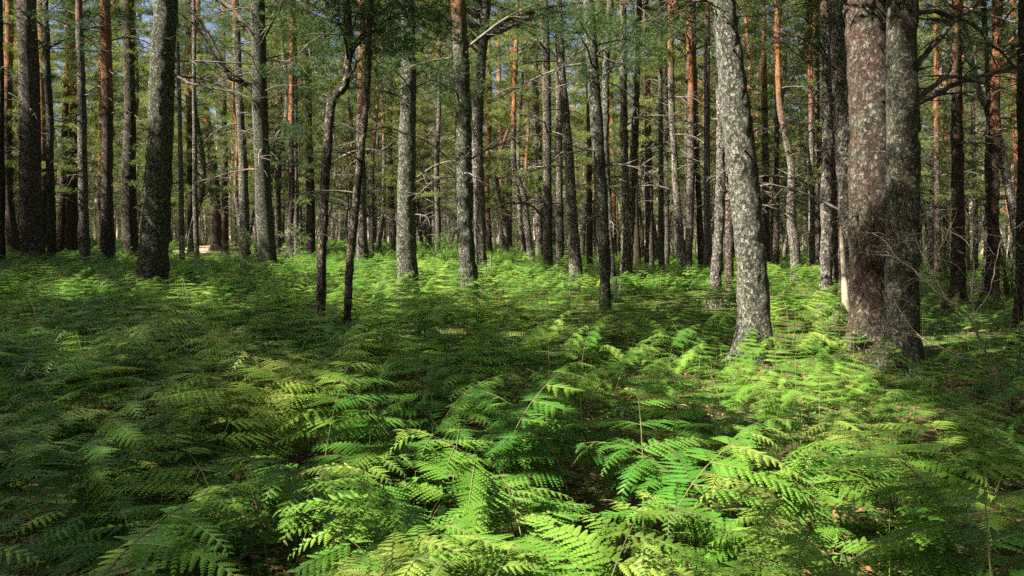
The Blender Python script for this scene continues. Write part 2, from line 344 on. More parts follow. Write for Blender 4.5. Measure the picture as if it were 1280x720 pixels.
# ------------------------------------------------------------------ trees of the photograph
# label, visible base y, fern height there, [(px, py, width px)...] upwards, (orange_z, lichen, pale, red), branches, lit stretches [(z0,z1)]
T = [
 ('dark thin pine cut by the left edge of the picture', 330, .5, [(1, 330, 9), (1, 150, 7), (0, 0, 7)], (20, .4, .2, .3), 4, []),
 ('pine with a swept base beside the left edge, reddish higher up', 322, .5, [(20, 322, 19), (13, 280, 13), (9, 230, 11), (10, 120, 10), (12, 0, 9)], (6, .3, .3, .6), 6, [(7, 8)]),
 ('thick dark furrowed pine near the left edge, orange only at the top', 331, .5, [(42, 331, 28), (38, 240, 25), (36, 120, 24), (34, 0, 21)], (8.5, .35, .45, .5), 6, [(1, 2.6), (6, 8)]),
 ('slim orange pine close behind the thick dark left trunk', 320, .5, [(54, 320, 8), (53, 150, 8), (51, 0, 7)], (4, .2, .3, .8), 3, []),
 ('thin greenish dark pine right of the thick dark left trunk', 328, .5, [(64, 328, 11), (62, 180, 9), (57, 0, 7)], (25, .75, .3, .2), 6, []),
 ('brown pine, left one of a close pair at far left', 319, .5, [(77, 319, 11), (79, 230, 8), (83, 120, 7), (86, 0, 7)], (6, .2, .4, .8), 6, []),
 ('red brown pine, right one of a close pair at far left', 320, .5, [(89, 320, 15), (91, 220, 12), (93, 110, 10), (92, 0, 9)], (6, .2, .3, .8), 6, []),
 ('slender pine with pale lit lower bark and orange top, left of the orange pine', 332, .5, [(106, 332, 13), (104, 240, 11), (102, 120, 10), (99, 0, 8)], (8, .35, .75, .5), 9, [(1, 5.5), (8.5, 10)]),
 ('slim orange stem half hidden left of the straight orange and grey pine', 322, .5, [(126, 322, 7), (126, 150, 6), (127, 0, 5)], (3, .2, .3, .8), 2, []),
 ('straight pine with grey foot and bright orange upper trunk', 330, .5, [(136, 330, 16), (134, 220, 13), (134, 110, 13), (132, 0, 11)], (5.2, .3, .4, .5), 8, [(6.2, 9)]),
 ('dark knobbly pine with burls left of the big green grey trunk', 327, .5, [(164, 327, 19), (161, 220, 17), (163, 130, 13), (160, 0, 14)], (25, .45, .35, .3), 10, []),
 ('big green grey lichen covered pine leaning right, at left', 357, .55, [(189, 357, 37), (196, 250, 32), (201, 130, 29), (208, 0, 26)], (30, .85, .55, .1), 2, []),
 ('thin pale bare stem, left one of two right of the big lichen trunk', 330, .5, [(228, 330, 7), (226, 200, 5.5), (223, 80, 4), (221, 0, 3)], (30, .2, .8, .5), 0, [(1, 8)]),
 ('rusty brown pine between two thin pale stems', 318, .5, [(239, 318, 9), (238, 180, 8), (236, 90, 8), (235, 0, 7)], (6, .2, .3, .8), 3, [(5.5, 9)]),
 ('thin pale bare stem, right one of two, in front of the sandy trail', 332, .5, [(246, 332, 7), (243, 200, 5.5), (243, 80, 4.5), (242, 0, 4)], (30, .2, .8, .5), 0, [(1, 8)]),
 ('brown pine leaning left above the sandy trail', 306, .5, [(271, 306, 13), (269, 240, 12), (262, 170, 9), (252, 100, 8), (246, 0, 7)], (9, .2, .2, .8), 6, []),
 ('small reddish pine right of the sandy trail', 312, .5, [(281, 312, 9), (281, 200, 7), (279, 90, 6), (280, 0, 5)], (9, .2, .3, .9), 5, []),
 ('grey pine with orange patches on top, left of the dark branchy pine', 330, .5, [(306, 330, 14), (304, 220, 11), (299, 110, 9), (294, 0, 9)], (8, .5, .6, .4), 9, [(4, 6), (8.5, 10)]),
 ('dark green grey branchy pine with spreading boughs at left centre', 339, .5, [(335, 339, 25), (329, 250, 20), (325, 130, 18), (321, 0, 17)], (30, .75, .25, .1), 16, []),
 ('slim orange pine touching the dark branchy pine on its right', 316, .5, [(348, 316, 8), (348, 180, 7), (346, 60, 6), (345, 0, 6)], (4, .2, .3, .8), 3, []),
 ('brown pine touching a bright pale slim trunk on its left', 333, .4, [(362, 333, 10), (364, 230, 8), (364, 130, 8), (366, 0, 6)], (4, .2, .4, .8), 5, [(4, 8)]),
 ('bright sunlit pale slim pine at left centre', 336, .3, [(371, 336, 9), (370, 230, 6), (369, 130, 6), (367, 0, 5)], (9.5, .1, 1., .3), 4, [(.5, 8.5)]),
 ('dark slim forked pine left of the crooked near stem', 325, .4, [(388, 325, 12), (388, 250, 11), (386, 150, 8), (384, 0, 7)], (30, .4, .2, .3), 9, []),
 ('thin dark near stem with a sharp crook high up', 408, .5, [(401, 408, 12), (403, 330, 12), (406, 250, 12), (411, 160, 11), (417, 122, 11), (431, 106, 11), (436, 60, 9), (434, 0, 9)], (30, .35, .5, .8), 6, [(.9, 1.5)]),
 ('thin leaning near stem, red brown, right of the crooked stem', 413, .5, [(433, 413, 10), (437, 340, 10), (445, 260, 10), (452, 190, 9), (459, 120, 8), (463, 0, 7)], (3.6, .3, .5, 1.3), 6, [(1.5, 2.8)]),
 ('grey footed orange pine directly behind the thin leaning stem', 341, .3, [(453, 341, 15), (452, 240, 12), (451, 130, 10), (453, 0, 9)], (4.5, .3, .6, .6), 9, [(1, 3)]),
 ('far grey pine right of the crooked stem', 302, .5, [(431, 302, 9), (429, 200, 8), (427, 60, 6)], (30, .6, .5, .2), 4, [(1, 8)]),
 ('far grey brown pine left of the lichen spotted centre left pine', 297, .5, [(466, 297, 10), (467, 200, 8), (468, 60, 6)], (14, .4, .5, .4), 4, []),
 ('far slanting grey pine just left of the lichen spotted pine', 314, .5, [(493, 314, 9), (488, 230, 8), (487, 130, 7), (490, 0, 5)], (30, .4, .6, .4), 7, [(3, 6)]),
 ('stout lichen spotted grey pine at centre left with ragged bark', 368, .3, [(511, 368, 29), (508, 300, 24), (509, 200, 21), (511, 90, 18), (509, 0, 17)], (30, .7, .75, .1), 5, [(.7, 2.2), (2.6, 4.6), (4.6, 6)]),
 ('far grey pine just right of the lichen spotted pine', 305, .5, [(525, 305, 9), (526, 200, 8), (527, 60, 6)], (30, .4, .5, .3), 4, []),
 ('far slim orange pine above the leafy bush in the centre', 312, .5, [(548, 312, 8), (547, 200, 6), (546, 60, 5)], (3, .2, .3, .8), 4, [(3, 12)]),
 ('tall lichen green pine at centre with orange top, leaning left', 384, .3, [(589, 384, 24), (584, 320, 21), (580, 230, 20), (578, 120, 20), (572, 0, 20)], (4.1, .8, .6, .2), 4, [(3.5, 5)]),
 ('pinkish brown pine right behind the tall lichen green pine', 349, .4, [(603, 349, 13), (599, 250, 14), (597, 150, 13), (603, 70, 12), (608, 0, 12)], (30, .1, .65, .75), 6, [(.5, 5)]),
 ('far slim curved orange pine right of the pinkish brown pine', 318, .5, [(613, 318, 7), (609, 240, 6), (612, 150, 6), (611, 60, 5)], (2, .1, .4, .9), 3, [(3, 10)]),
 ('far slim brown pine left of the snaking trunk', 310, .5, [(627, 310, 7), (626, 200, 6), (623, 60, 5)], (5, .1, .4, .9), 4, []),
 ('far reddish brown pine just left of the snaking trunk', 308, .5, [(636, 308, 9), (637, 200, 7), (641, 60, 6)], (12, .1, .4, .9), 4, []),
 ('snaking pink grey pine with bare hooked branches at its foot', 326, .5, [(664, 326, 9), (659, 280, 8), (654, 240, 7), (643, 210, 7), (642, 150, 6), (645, 60, 6)], (4.5, .2, .7, .6), 8, [(2, 7)]),
 ('slim pale pinkish pine behind the curved dead branch', 322, .5, [(674, 322, 10), (673, 220, 9), (669, 110, 8), (668, 0, 7)], (12, .1, .75, .8), 8, [(1, 6)]),
 ('dark furrowed brown pine, leftmost of the dense centre stand', 337, .4, [(685, 337, 14), (684, 220, 11), (683, 100, 11), (680, 0, 11)], (8.5, .3, .45, .6), 10, []),
 ('dark narrow pine with a pale band, second in the dense centre stand', 330, .5, [(700, 330, 11), (699, 220, 9), (698, 100, 7), (697, 0, 6)], (30, .4, .5, .2), 9, []),
 ('curving grey brown pine leaning left in the centre stand', 346, .4, [(720, 346, 18), (716, 280, 14), (710, 180, 12), (702, 90, 11), (697, 0, 11)], (8.0, .4, .6, .5), 8, [(5, 8)]),
 ('slim dark red pine left of the crossing pair of trunks', 330, .5, [(737, 330, 8), (737, 200, 7), (735, 60, 6)], (7, .2, .2, .9), 5, []),
 ('green grey lichen pine leaning left, front one of the crossing pair', 372, .45, [(757, 360, 13), (756, 330, 14), (750, 220, 16), (742, 100, 15), (735, 0, 14)], (30, .85, .5, .1), 8, [(2.5, 4)]),
 ('grey pine standing behind the leaning lichen pine of the crossing pair', 356, .4, [(764, 356, 13), (761, 280, 11), (757, 180, 9), (758, 80, 8), (763, 0, 7)], (30, .7, .5, .2), 6, []),
 ('far slim pink orange pine right of the crossing pair', 322, .5, [(768, 322, 7), (766, 200, 6), (762, 60, 5)], (1, .1, .4, .8), 2, [(1, 8)]),
 ('left stem of a narrow V of two grey brown pines', 350, .4, [(782, 350, 15), (783, 290, 11), (780, 150, 9), (779, 0, 8)], (7, .4, .5, .5), 8, []),
 ('right stem of a narrow V of two grey brown pines', 349, .4, [(785, 349, 9), (789, 280, 9), (794, 150, 9), (799, 0, 8)], (8, .3, .5, .5), 6, []),
 ('dark brown pine just right of the narrow V of pines', 333, .5, [(797, 333, 10), (794, 240, 8), (797, 60, 6)], (30, .2, .2, .6), 5, []),
 ('straight pine, grey foot and orange upper bark, right of the narrow V', 336, .4, [(812, 336, 13), (811, 230, 10), (809, 110, 9), (808, 0, 8)], (4, .2, .5, .7), 10, [(4, 8)]),
 ('slim dark pine with green twigs right of a grey footed orange pine', 338, .5, [(827, 338, 8), (826, 200, 6), (826, 60, 5)], (30, .6, .2, .5), 9, []),
 ('very thin dark pine beside the slim one with green twigs', 333, .5, [(834, 333, 6), (833, 200, 5), (833, 60, 4)], (30, .5, .2, .4), 5, []),
 ('pine with a pale band and orange top leaning into its right neighbour', 339, .4, [(855, 339, 11), (848, 270, 9), (843, 200, 8), (839, 110, 8), (838, 0, 7)], (6.5, .1, .7, .7), 9, [(3, 7)]),
 ('orange topped pine meeting its left neighbour at the foot', 339, .4, [(860, 339, 10), (863, 250, 10), (864, 120, 8), (861, 0, 8)], (4.5, .2, .5, .7), 10, [(4, 9)]),
 ('slim orange pine left of three grey trunks at centre right', 335, .5, [(878, 335, 10), (873, 240, 7), (869, 120, 6), (867, 0, 6)], (3, .1, .4, .9), 6, [(4, 8)]),
 ('slender grey brown pine, leftmost of three left of the bright lichen trunk', 341, .4, [(884, 341, 9), (884, 220, 8), (884, 60, 7)], (8, .2, .65, .7), 8, []),
 ('grey barked pine tapering upward, middle of three left of the bright lichen trunk', 362, .4, [(893, 362, 15), (898, 290, 12), (901, 200, 10), (900, 100, 9), (897, 0, 8)], (5, .3, .65, .6), 6, [(.5, 2)]),
 ('brown pine partly hidden, just left of the bright lichen trunk', 358, .4, [(912, 358, 11), (911, 240, 9), (906, 110, 9), (903, 0, 8)], (5, .2, .4, .8), 4, []),
 ('bright sunlit pale lichen pine leaning left at right of centre', 440, .12, [(949, 440, 44), (943, 380, 37), (934, 280, 36), (919, 140, 34), (903, 0, 28)], (40, .62, .95, .0), 0, [(0, 5.5)]),
 ('slim brown pine just right of the bright lichen trunk', 330, .5, [(958, 330, 9), (957, 200, 8), (955, 60, 6)], (6, .2, .4, .7), 7, []),
 ('second slim dark pine right of the bright lichen trunk', 335, .4, [(970, 335, 8), (971, 200, 6), (972, 60, 5)], (7, .2, .3, .7), 7, []),
 ('twisted pine with a burl at its foot and orange crooked top', 343, .3, [(995, 343, 12), (993, 305, 12), (988, 270, 11), (989, 210, 9), (982, 170, 8), (974, 120, 7), (971, 0, 6)], (4.5, .3, .7, .5), 8, [(.5, 3), (5, 8)]),
 ('slim orange pine behind the dead hooked twigs right of the twisted pine', 342, .3, [(1015, 342, 8), (1015, 240, 7), (1014, 150, 6), (1011, 0, 6)], (5, .1, .6, .8), 9, [(3, 8)]),
 ('thin dark pine close to the right of a slim orange pine', 341, .3, [(1022, 341, 7), (1021, 200, 6), (1022, 60, 5)], (7, .2, .4, .7), 5, []),
 ('straight whitish sunlit pine left of the dark knotty trunk', 382, .2, [(1032, 382, 16), (1034, 280, 14), (1034, 180, 12), (1032, 80, 10), (1030, 0, 9)], (5.3, .1, 1., .3), 9, [(0, 4.5), (6, 8)]),
 ('dark pine squeezed behind the straight whitish pine', 362, .3, [(1048, 362, 13), (1045, 220, 11), (1042, 60, 9)], (30, .3, .3, .5), 3, []),
 ('tall grey brown pine with black knots left of the huge reddish trunk', 384, .3, [(1062, 384, 26), (1060, 280, 24), (1054, 140, 23), (1048, 0, 22)], (30, .2, .6, .6), 6, [(1.5, 3.5)]),
 ('huge reddish scaly pine, left trunk of the big joined pair', 443, .1, [(1089, 443, 46), (1088, 380, 45), (1088, 250, 48), (1086, 120, 49), (1083, 0, 49)], (40, .42, .30, .7), 0, [(1.6, 6)]),
 ('large dark green grey pine, right trunk of the big joined pair', 455, .1, [(1127, 453, 42), (1128, 400, 40), (1128, 250, 37), (1127, 120, 36), (1128, 0, 34)], (40, .66, .20, .55), 0, [(2.2, 2.8), (3.6, 4.1)]),
 ('thin pink brown pine showing right of the big joined pair', 335, .4, [(1149, 335, 8), (1148, 200, 7), (1149, 60, 6)], (12, .1, .5, .9), 9, [(1, 5)]),
 ('slim orange topped pine between the big joined pair and the dark orange topped pine', 345, .2, [(1173, 345, 9), (1171, 240, 7), (1170, 120, 6), (1170, 0, 6)], (4, .1, .4, .8), 8, [(4, 8)]),
 ('thin orange pine leaning on nothing in the bright wood at far right', 330, .4, [(1183, 330, 7), (1181, 200, 6), (1180, 60, 5)], (3, .1, .4, .8), 6, [(4, 9)]),
 ('dark footed pine with a glowing orange upper trunk, at right', 374, .2, [(1198, 374, 17), (1197, 280, 14), (1196, 150, 12), (1197, 60, 11), (1196, 0, 10)], (4.4, .2, .2, .6), 6, [(4.8, 6.2)]),
 ('slender orange pine near the right edge with a dark foot', 374, .2, [(1240, 374, 17), (1242, 280, 13), (1245, 140, 11), (1247, 0, 10)], (2.6, .2, .2, .6), 3, [(3, 6)]),
 ('dark slim trunk pressed against the slender orange pine', 362, .3, [(1234, 362, 10), (1236, 240, 7), (1234, 100, 6), (1229, 0, 6)], (30, .3, .2, .3), 4, []),
 ('grey slanting pine leaning left near the right edge', 352, .3, [(1284, 352, 14), (1271, 290, 12), (1259, 230, 10), (1246, 170, 9), (1222, 110, 7), (1209, 50, 7), (1200, 0, 6)], (30, .3, .7, .3), 8, [(2, 5)]),
 ('slim sunlit orange pine in the gap near the right edge', 335, .4, [(1276, 335, 9), (1272, 240, 8), (1268, 120, 7), (1266, 0, 6)], (2, .1, .4, .8), 5, [(1, 9)]),
 ('near dark thin trunk at the right edge of the picture', 425, .15, [(1272, 425, 11), (1275, 340, 9), (1277, 200, 8), (1279, 0, 7)], (30, .3, .2, .3), 8, []),
]
OCC = []          # trunk footprints, to keep ferns out of the wood
branch_meshes = []
for k in range(14):
    mb = MB(); dead_branch(mb, (0, 0, 0), 0, 1.0, .016, 900 + k, droop=[.35, .6, .9, .1][k % 4], twigs=[7, 5, 9][k % 3], n=5)
    branch_meshes.append(mb.mesh('branch', M['twig'], True))
ALLT = []
for ti, (label, by, hf, path, bark, nb, lits) in enumerate(T):
    Y = solve(path[0][0], by, hf)
    p0 = PX(path[0][0], path[0][1], Y); g = gz(p0.x, Y)
    # world path of the trunk axis, at this tree's own distance
    pts = [(PX(x, y, Y), w_ * Y / F / 2) for x, y, w_ in path]
    ALLT.append(dict(i=ti, label=label, Y=Y, X=p0.x, g=g, pts=pts, bark=bark, nb=nb, lits=lits))
    for z0, z1 in lits:
        STRIPS.append((p0.x - sv[0] * z0, Y - sv[1] * z0, p0.x - sv[0] * z1, Y - sv[1] * z1, .38 if Y < 20 else .5))
    OCC.append((p0.x, Y, max(.14, pts[0][1] * 1.25)))

# ---- unseen pines added outside the picture, their crowns placed to shade the ferns
SHADE = []
def spaced(x, y, d): return all((x - a) ** 2 + (y - b) ** 2 > d * d for a, b in [(t['X'], t['Y']) for t in ALLT] + SHADE)
tries = 0
while len(SHADE) < 46 and tries < 6000:
    tries += 1; x = R.uniform(-26, 9); y = R.uniform(-11, 20)
    if y > 0 and abs(x) < .74 * y + 1.2: continue
    if x * x + y * y < 4.5: continue
    ok = True
    for (qx, qy) in ((.5, 2.6), (2.9, 8.6), (4.2, 8.6), (2.9, 9.5)):            # keep trunks out of the sun's way to the bright glade
        d = abs((x - qx) * sv[1] - (y - qy) * sv[0]) / np.hypot(*sv)
        if d < .7 and (x - qx) * sv[0] > 0: ok = False
    if ok and spaced(x, y, 2.3): SHADE.append((x, y))

# ---- assign shade clumps to trees
H0, H1 = 6.0, 16.0
near = [dict(X=t['X'], Y=t['Y'], t=t, cl=[]) for t in ALLT if t['Y'] < 27] + [dict(X=x, Y=y, t=None, cl=[]) for x, y in SHADE]
def axis_at(n, z):
    t = n['t']
    if t is None: return n['X'], n['Y']
    top = t['pts'][-1][0]; return (top.x if z > top.z else n['X'] + (top.x - n['X']) * max(0, z / max(top.z, .1))), n['Y']
for n in near:
    for k in range(48 if n['t'] else 75):
        z = R.uniform(8.5, 17.5); rr = (1.0 - (z - 8.5) / 14) * 3.0 * R.uniform(.1, 1); a = R.uniform(0, 6.28); ax = axis_at(n, z)
        c = (ax[0] + rr * math.cos(a), ax[1] + rr * math.sin(a), z); 
        if not shades_lit(c): n['cl'].append(c)
cs = .34
GX = np.arange(-16, 24, cs); GY = np.arange(-1, 27, cs); cov = np.zeros((len(GX), len(GY)))
def mark(c, k=1.0):
    gx, gy = gproj(c); i = int((gx - GX[0]) / cs); j = int((gy - GY[0]) / cs)
    for di in (-1, 0, 1):
        for dj in (-1, 0, 1):
            if 0 <= i + di < len(GX) and 0 <= j + dj < len(GY): cov[i + di, j + dj] += k * (1 if di == dj == 0 else .35)
for n in near:
    for c in n['cl']: mark(c)
nx_ = np.array([n['X'] for n in near]); ny_ = np.array([n['Y'] for n in near])
tops = np.array([axis_at(n, 10)[0] for n in near])
cells = [(i, j) for i in range(len(GX)) for j in range(len(GY))]; R.shuffle(cells)
for need in (.8, 1.4, 1.9, 2.4, 2.9):
    for (i, j) in cells:
        x = GX[i] + R.random() * cs; y = GY[j] + R.random() * cs
        if cov[i, j] > need: continue
        if y > 0 and abs(x) > .78 * y + 3: continue
        if shades_lit(np.array((x, y, 0.0))): continue
        best = None
        for h in np.linspace(H0, H1, 11) + R.uniform(-.4, .4):
            cx, cy = x + sv[0] * h, y + sv[1] * h
            # keep these out of the camera's view unless they are up in the crowns
            if cy > 1 and abs(cx) < .74 * cy and (h - EYE) / cy < .335 and h < 8: continue
            d = np.hypot(tops - cx, ny_ - cy); k = int(np.argmin(d)); s = d[k] + .06 * abs(h - 9)
            if best is None or s < best[0]: best = (s, k, (cx, cy, h), d[k])
        if best and best[3] < 3.4: near[best[1]]['cl'].append(best[2]); mark(best[2])

# ---- build the trees
def trunk_mesh(pts, rads, g, top_h, hi, flare=1.45, limbs=(), seed=0.0, twigs=0):
    """pts world points; returns mesh local to (pts[0].x, Y, g)"""
    o = Vector((pts[0].x, pts[0].y, g)); P = [(p.x - o.x, 0.0, p.z - o.z, r) for p, r in zip(pts, rads)]
    P = [q for q in P if q[2] > .12] or P
    b = P[0]; P = [(b[0] - (P[1][0] - b[0]) * .02, 0, -.15, b[3] * flare * 1.15), (b[0], 0, .04, b[3] * flare)] + ([(b[0], 0, .28, b[3] * 1.08)] if b[2] > .5 else []) + P
    l = P[-1]; pr = P[-2]; sl = max(-.12, min(.12, (l[0] - pr[0]) / max(.3, l[2] - pr[2])))
    z = l[2]; x = l[0]
    while z < top_h - 1:
        z += 2.2; x += sl * 2.2; sl *= .6; P.append((x, 0, z, max(.03, l[3] * max(0, 1 - (z - l[2]) / (top_h - l[2] + .5)) ** .8)))
    C = spline(P, hi); wob = (noise(C[:, 2] * .55 + seed, seed) - .5) * .10
    C[:, 1] += wob; rad = np.maximum(C[:, 3], .012)
    mb = MB(); tube(mb, C[:, :3], rad, 22 if hi < .1 else 10, 0, rough=(.05 if hi < .1 else .04) * min(1, rad[0] / .2), seed=seed, roots=rad[2] * (.6 if rad[2] < .2 else .3))
    return mb, C, o
n_by_tree = {n['t']['i']: n for n in near if n['t']}
# extra low live boughs the photograph shows hanging into the top of the frame: tree index -> [(px,py,count)]
def idx(s): return next(i for i, t in enumerate(T) if s in t[0])
LOW = {idx('dark green grey branchy'): [(300, 15, 4), (345, 20, 6), (380, 40, 8), (410, 25, 8), (350, 95, 5), (375, 120, 6), (400, 70, 6), (360, 160, 5), (300, 60, 2), (350, 190, 4), (385, 165, 4), (270, 60, 2)],
       idx('sharp crook'): [(455, 20, 5), (480, 45, 5), (500, 20, 5), (470, 75, 3), (420, 30, 4), (395, 20, 4)],
       idx('stout lichen spotted'): [(530, 60, 4), (545, 95, 5), (560, 110, 5), (490, 40, 5), (470, 80, 4), (540, 20, 4)],
       idx('tall lichen green'): [(560, 112, 3), (590, 105, 3), (545, 60, 2)],
       idx('front one of the crossing'): [(720, 40, 6), (770, 45, 6), (790, 80, 5), (700, 15, 5), (840, 30, 4), (810, 60, 4)],
       idx('left trunk of the big joined'): [(1010, 8, 2)],
       idx('glowing orange upper'): [(1180, 30, 3), (1220, 20, 4), (1250, 60, 3), (1160, 60, 2)],
       idx('grey pine with orange patches'): [(255, 12, 6), (282, 30, 6), (228, 15, 6), (240, 50, 5), (265, 75, 4), (300, 10, 4)],
       idx('straight pine with grey foot'): [(112, 18, 5), (150, 12, 5), (78, 15, 5), (120, 60, 4)],
       idx('curving grey brown'): [(690, 15, 6), (645, 30, 5), (620, 12, 5), (665, 60, 4)],
       idx('straight whitish'): [(1000, 20, 5), (975, 45, 4), (1015, 60, 4)],
       idx('slender orange pine near'): [(1265, 15, 5), (1225, 50, 4), (1275, 60, 3)],
       idx('dark knobbly'): [(150, 60, 4), (120, 30, 3), (170, 100, 4), (190, 40, 2)],
       idx('thick dark furrowed'): [(20, 30, 3), (60, 20, 4), (80, 50, 3)]}
def bend(a, b, sag, n=7):
    a = np.array(a); b = np.array(b); t = np.linspace(0, 1, n)[:, None]
    P = a + (b - a) * t; P[:, 2] += np.sin(t[:, 0] * np.pi) * sag; P += NR.normal(0, .02 * np.linalg.norm(b - a), P.shape) * np.sin(t * np.pi); return P
# big sweeping dark limbs seen against the wood (tree, [(px,py,w)...], depth offset)
LIMBS = [(idx('dark green grey branchy'), [(326, 122, 6), (305, 105, 5), (285, 95, 5), (270, 60, 4), (245, 20, 4), (228, 0, 3)], -.5),
         (idx('dark green grey branchy'), [(326, 62, 6), (308, 32, 6), (290, 12, 5), (270, 0, 4)], .3),
         (idx('dark green grey branchy'), [(326, 108, 5), (295, 95, 4), (272, 75, 4), (248, 38, 3), (222, 14, 2.4)], -1.0),
         (idx('big green grey lichen'), [(212, 92, 4), (236, 103, 3.6), (262, 110, 3), (290, 114, 2), (318, 124, 1.4)], -.6),
         (idx('sharp crook'), [(410, 160, 3), (425, 154, 2.6), (448, 165, 2.2), (480, 160, 2), (520, 170, 1.8), (548, 186, 1.5), (572, 205, 1.2), (590, 222, .8)], -.2),
         (idx('pinkish brown'), [(606, 50, 8), (625, 30, 7), (645, 20, 6), (675, 12, 5), (705, 6, 4), (745, 2, 3)], -.5),
         (idx('pinkish brown'), [(606, 48, 6), (635, 35, 5), (665, 22, 4), (695, 14, 4), (740, 18, 3), (760, 10, 2)], -1.2),
         (idx('snaking pink'), [(662, 245, 3), (655, 253, 3), (645, 254, 3), (630, 255, 2.5), (620, 263, 1.8), (614, 280, 1.2)], -.4),
         (idx('dark furrowed brown pine'), [(683, 275, 3), (676, 268, 3), (664, 256, 2.6), (650, 253, 2.2), (632, 254, 1.8), (618, 262, 1.2)], -.8),
         (idx('left trunk of the big joined'), [(1130, 132, 9), (1155, 126, 8), (1180, 112, 7), (1205, 102, 6), (1240, 92, 5), (1280, 80, 4), (1320, 66, 2)], .6),
         (idx('right trunk of the big joined'), [(1138, 135, 8), (1160, 112, 7), (1185, 95, 6), (1215, 100, 4), (1245, 112, 2)], .4),
         (idx('right trunk of the big joined'), [(1140, 92, 8), (1158, 68, 7), (1175, 48, 7), (1190, 28, 6), (1205, 18, 5), (1225, 0, 4)], .2),
         (idx('right trunk of the big joined'), [(1140, 15, 7), (1170, 14, 6), (1190, 22, 6), (1215, 30, 5), (1240, 55, 4), (1260, 75, 3), (1285, 100, 1.5)], .5),
         (idx('bright sunlit pale lichen'), [(893, 3, 4), (880, 0, 4), (868, -6, 3), (850, -14, 2)], 0)]
lbl_group = 'pine trees standing in the ferns'
for t in ALLT:
    near_t = t['Y'] < 21; nmesh = n_by_tree.get(t['i'])
    hgt = 15.5 + 4 * R.random() if t['pts'][0][1] > .09 else 8 + 3 * R.random()
    pts = [p for p, r in t['pts']]; rads = [r for p, r in t['pts']]
    hi = .055 if t['Y'] < 12 else (.09 if near_t else .3)
    seed = R.uniform(0, 50)
    mb, C, o = trunk_mesh(pts, rads, t['g'], hgt, hi, seed=seed, flare=1.15 if rads[0] < .1 else 1.3)
    root = thing('pine_tree', o, t['label'], 'tree', lbl_group)
    lb = t['label']
    if 'burl' in lb or 'knot' in lb:                         # swellings and knots on the bark
        tri = []
        for k in range(7 if 'knot' in lb or 'knobbly' in lb else 3):
            z = R.uniform(.6, 7) if 'foot' not in lb else R.uniform(.5, 1.6); i = int(np.argmin(abs(C[:, 2] - z))); a = R.uniform(3.4, 6.0)
            c = C[i, :3] + np.array([math.cos(a), math.sin(a), 0]) * C[i, 3] * .75; r = C[i, 3] * R.uniform(.3, .55)
            th = np.linspace(0, np.pi, 7); P = np.stack([c[0] + 0 * th, c[1] + 0 * th, c[2] + r * -np.cos(th)], 1)
            tube(mb, P, np.maximum(.002, r * np.sin(th)), 9, 0, rough=.02, seed=k)
    # stubs of old branches
    for k in range(6 if near_t and rads[0] > .1 else 0):
        z = R.uniform(1.6, 7); i = int(np.argmin(abs(C[:, 2] - z))); a = R.uniform(2.6, 6.8); r = C[i, 3]
        d = np.array([math.cos(a), math.sin(a), R.uniform(-.2, .5)]); tube(mb, np.array([C[i, :3] + d * r * .8, C[i, :3] + d * (r + R.uniform(.04, .2))]), [.018, .009], 5)
    # boughs carrying the crown
    cr = MB(); n_c = 0
    loc = np.array([o.x, o.y, o.z])
    if nmesh:
        cl = [np.array(c) - loc for c in nmesh['cl']]
        R.shuffle(cl)
        for q, c in enumerate(cl):
            hd = math.hypot(c[0], c[1]); vis = (c[2] + loc[2] - EYE) / max(1, loc[1] + c[1]) < .36
            if vis: clump(cr, c, 34, 11, .13, .011, .55)
            else: clump(cr, c, 24, 8, .18, .036, .55)
            if q < 16 or (vis and q < 60):
                i = int(np.argmin(abs(C[:, 2] - max(4.2, c[2] - .5 * hd)))); b = bend(C[i, :3], c, .1 * hd)
                tube(mb, b, np.linspace(min(.05, C[i, 3] * .5), .009, len(b)), 5)
            n_c += 1
    for (px, py, cnt) in LOW.get(t['i'], []):
        dy = R.uniform(-1.5, 1.5); c0 = PX(px, py, t['Y'] + dy); c0 = np.array(c0) - loc
        i = int(np.argmin(abs(C[:, 2] - max(2.6, c0[2] - .3)))); b = bend(C[i, :3], c0, .18); tube(mb, b, np.linspace(.022, .005, len(b)), 5)
        for k in range(int(cnt * 1.8)):
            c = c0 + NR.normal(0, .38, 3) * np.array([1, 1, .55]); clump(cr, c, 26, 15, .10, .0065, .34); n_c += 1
            tube(mb, np.array([b[-2], (b[-2] + c) / 2 + (0, 0, .04), c]), [.007, .005, .002], 4)
    tr = link('trunk', mb.mesh('trunk', M['bark'], True), root); tr.color = ((t['bark'][0] + .6) / 20 - t['g'] * .05, t['bark'][1], t['bark'][2], t['bark'][3] * .62)
    for (ti, lp, dy) in [l for l in LIMBS if l[0] == t['i']]:
        n = len(lp); Yk = [t['Y'] + dy * (k / (n - 1)) for k in range(n)]
        P = np.array([np.array(PX(a, b, yy)) - loc for (a, b, w_), yy in zip(lp, Yk)]); r = np.array([w_ * t['Y'] / F / 2 for a, b, w_ in lp])
        i = int(np.argmin(abs(C[:, 2] - P[0, 2]))); P = np.vstack([C[i, :3], P]); r = np.concatenate([[r[0] * 1.25], r])
        Q = spline(np.hstack([P, r[:, None]]), .12); Q[1:-1, :3] += NR.normal(0, .012, Q[1:-1, :3].shape)
        lm = MB(); tube(lm, Q[:, :3], np.maximum(.003, Q[:, 3]), 7, rough=.008)
        for k in range(9):
            s = R.randrange(len(Q) // 4, len(Q)); dead_branch(lm, Q[s, :3], R.uniform(0, 6.28), R.uniform(.3, 1.0), max(.004, Q[s, 3] * .45), R.random(), twigs=4, n=4, droop=.4)
        link('limb', lm.mesh('limb', M['dark_wood'], True), root)
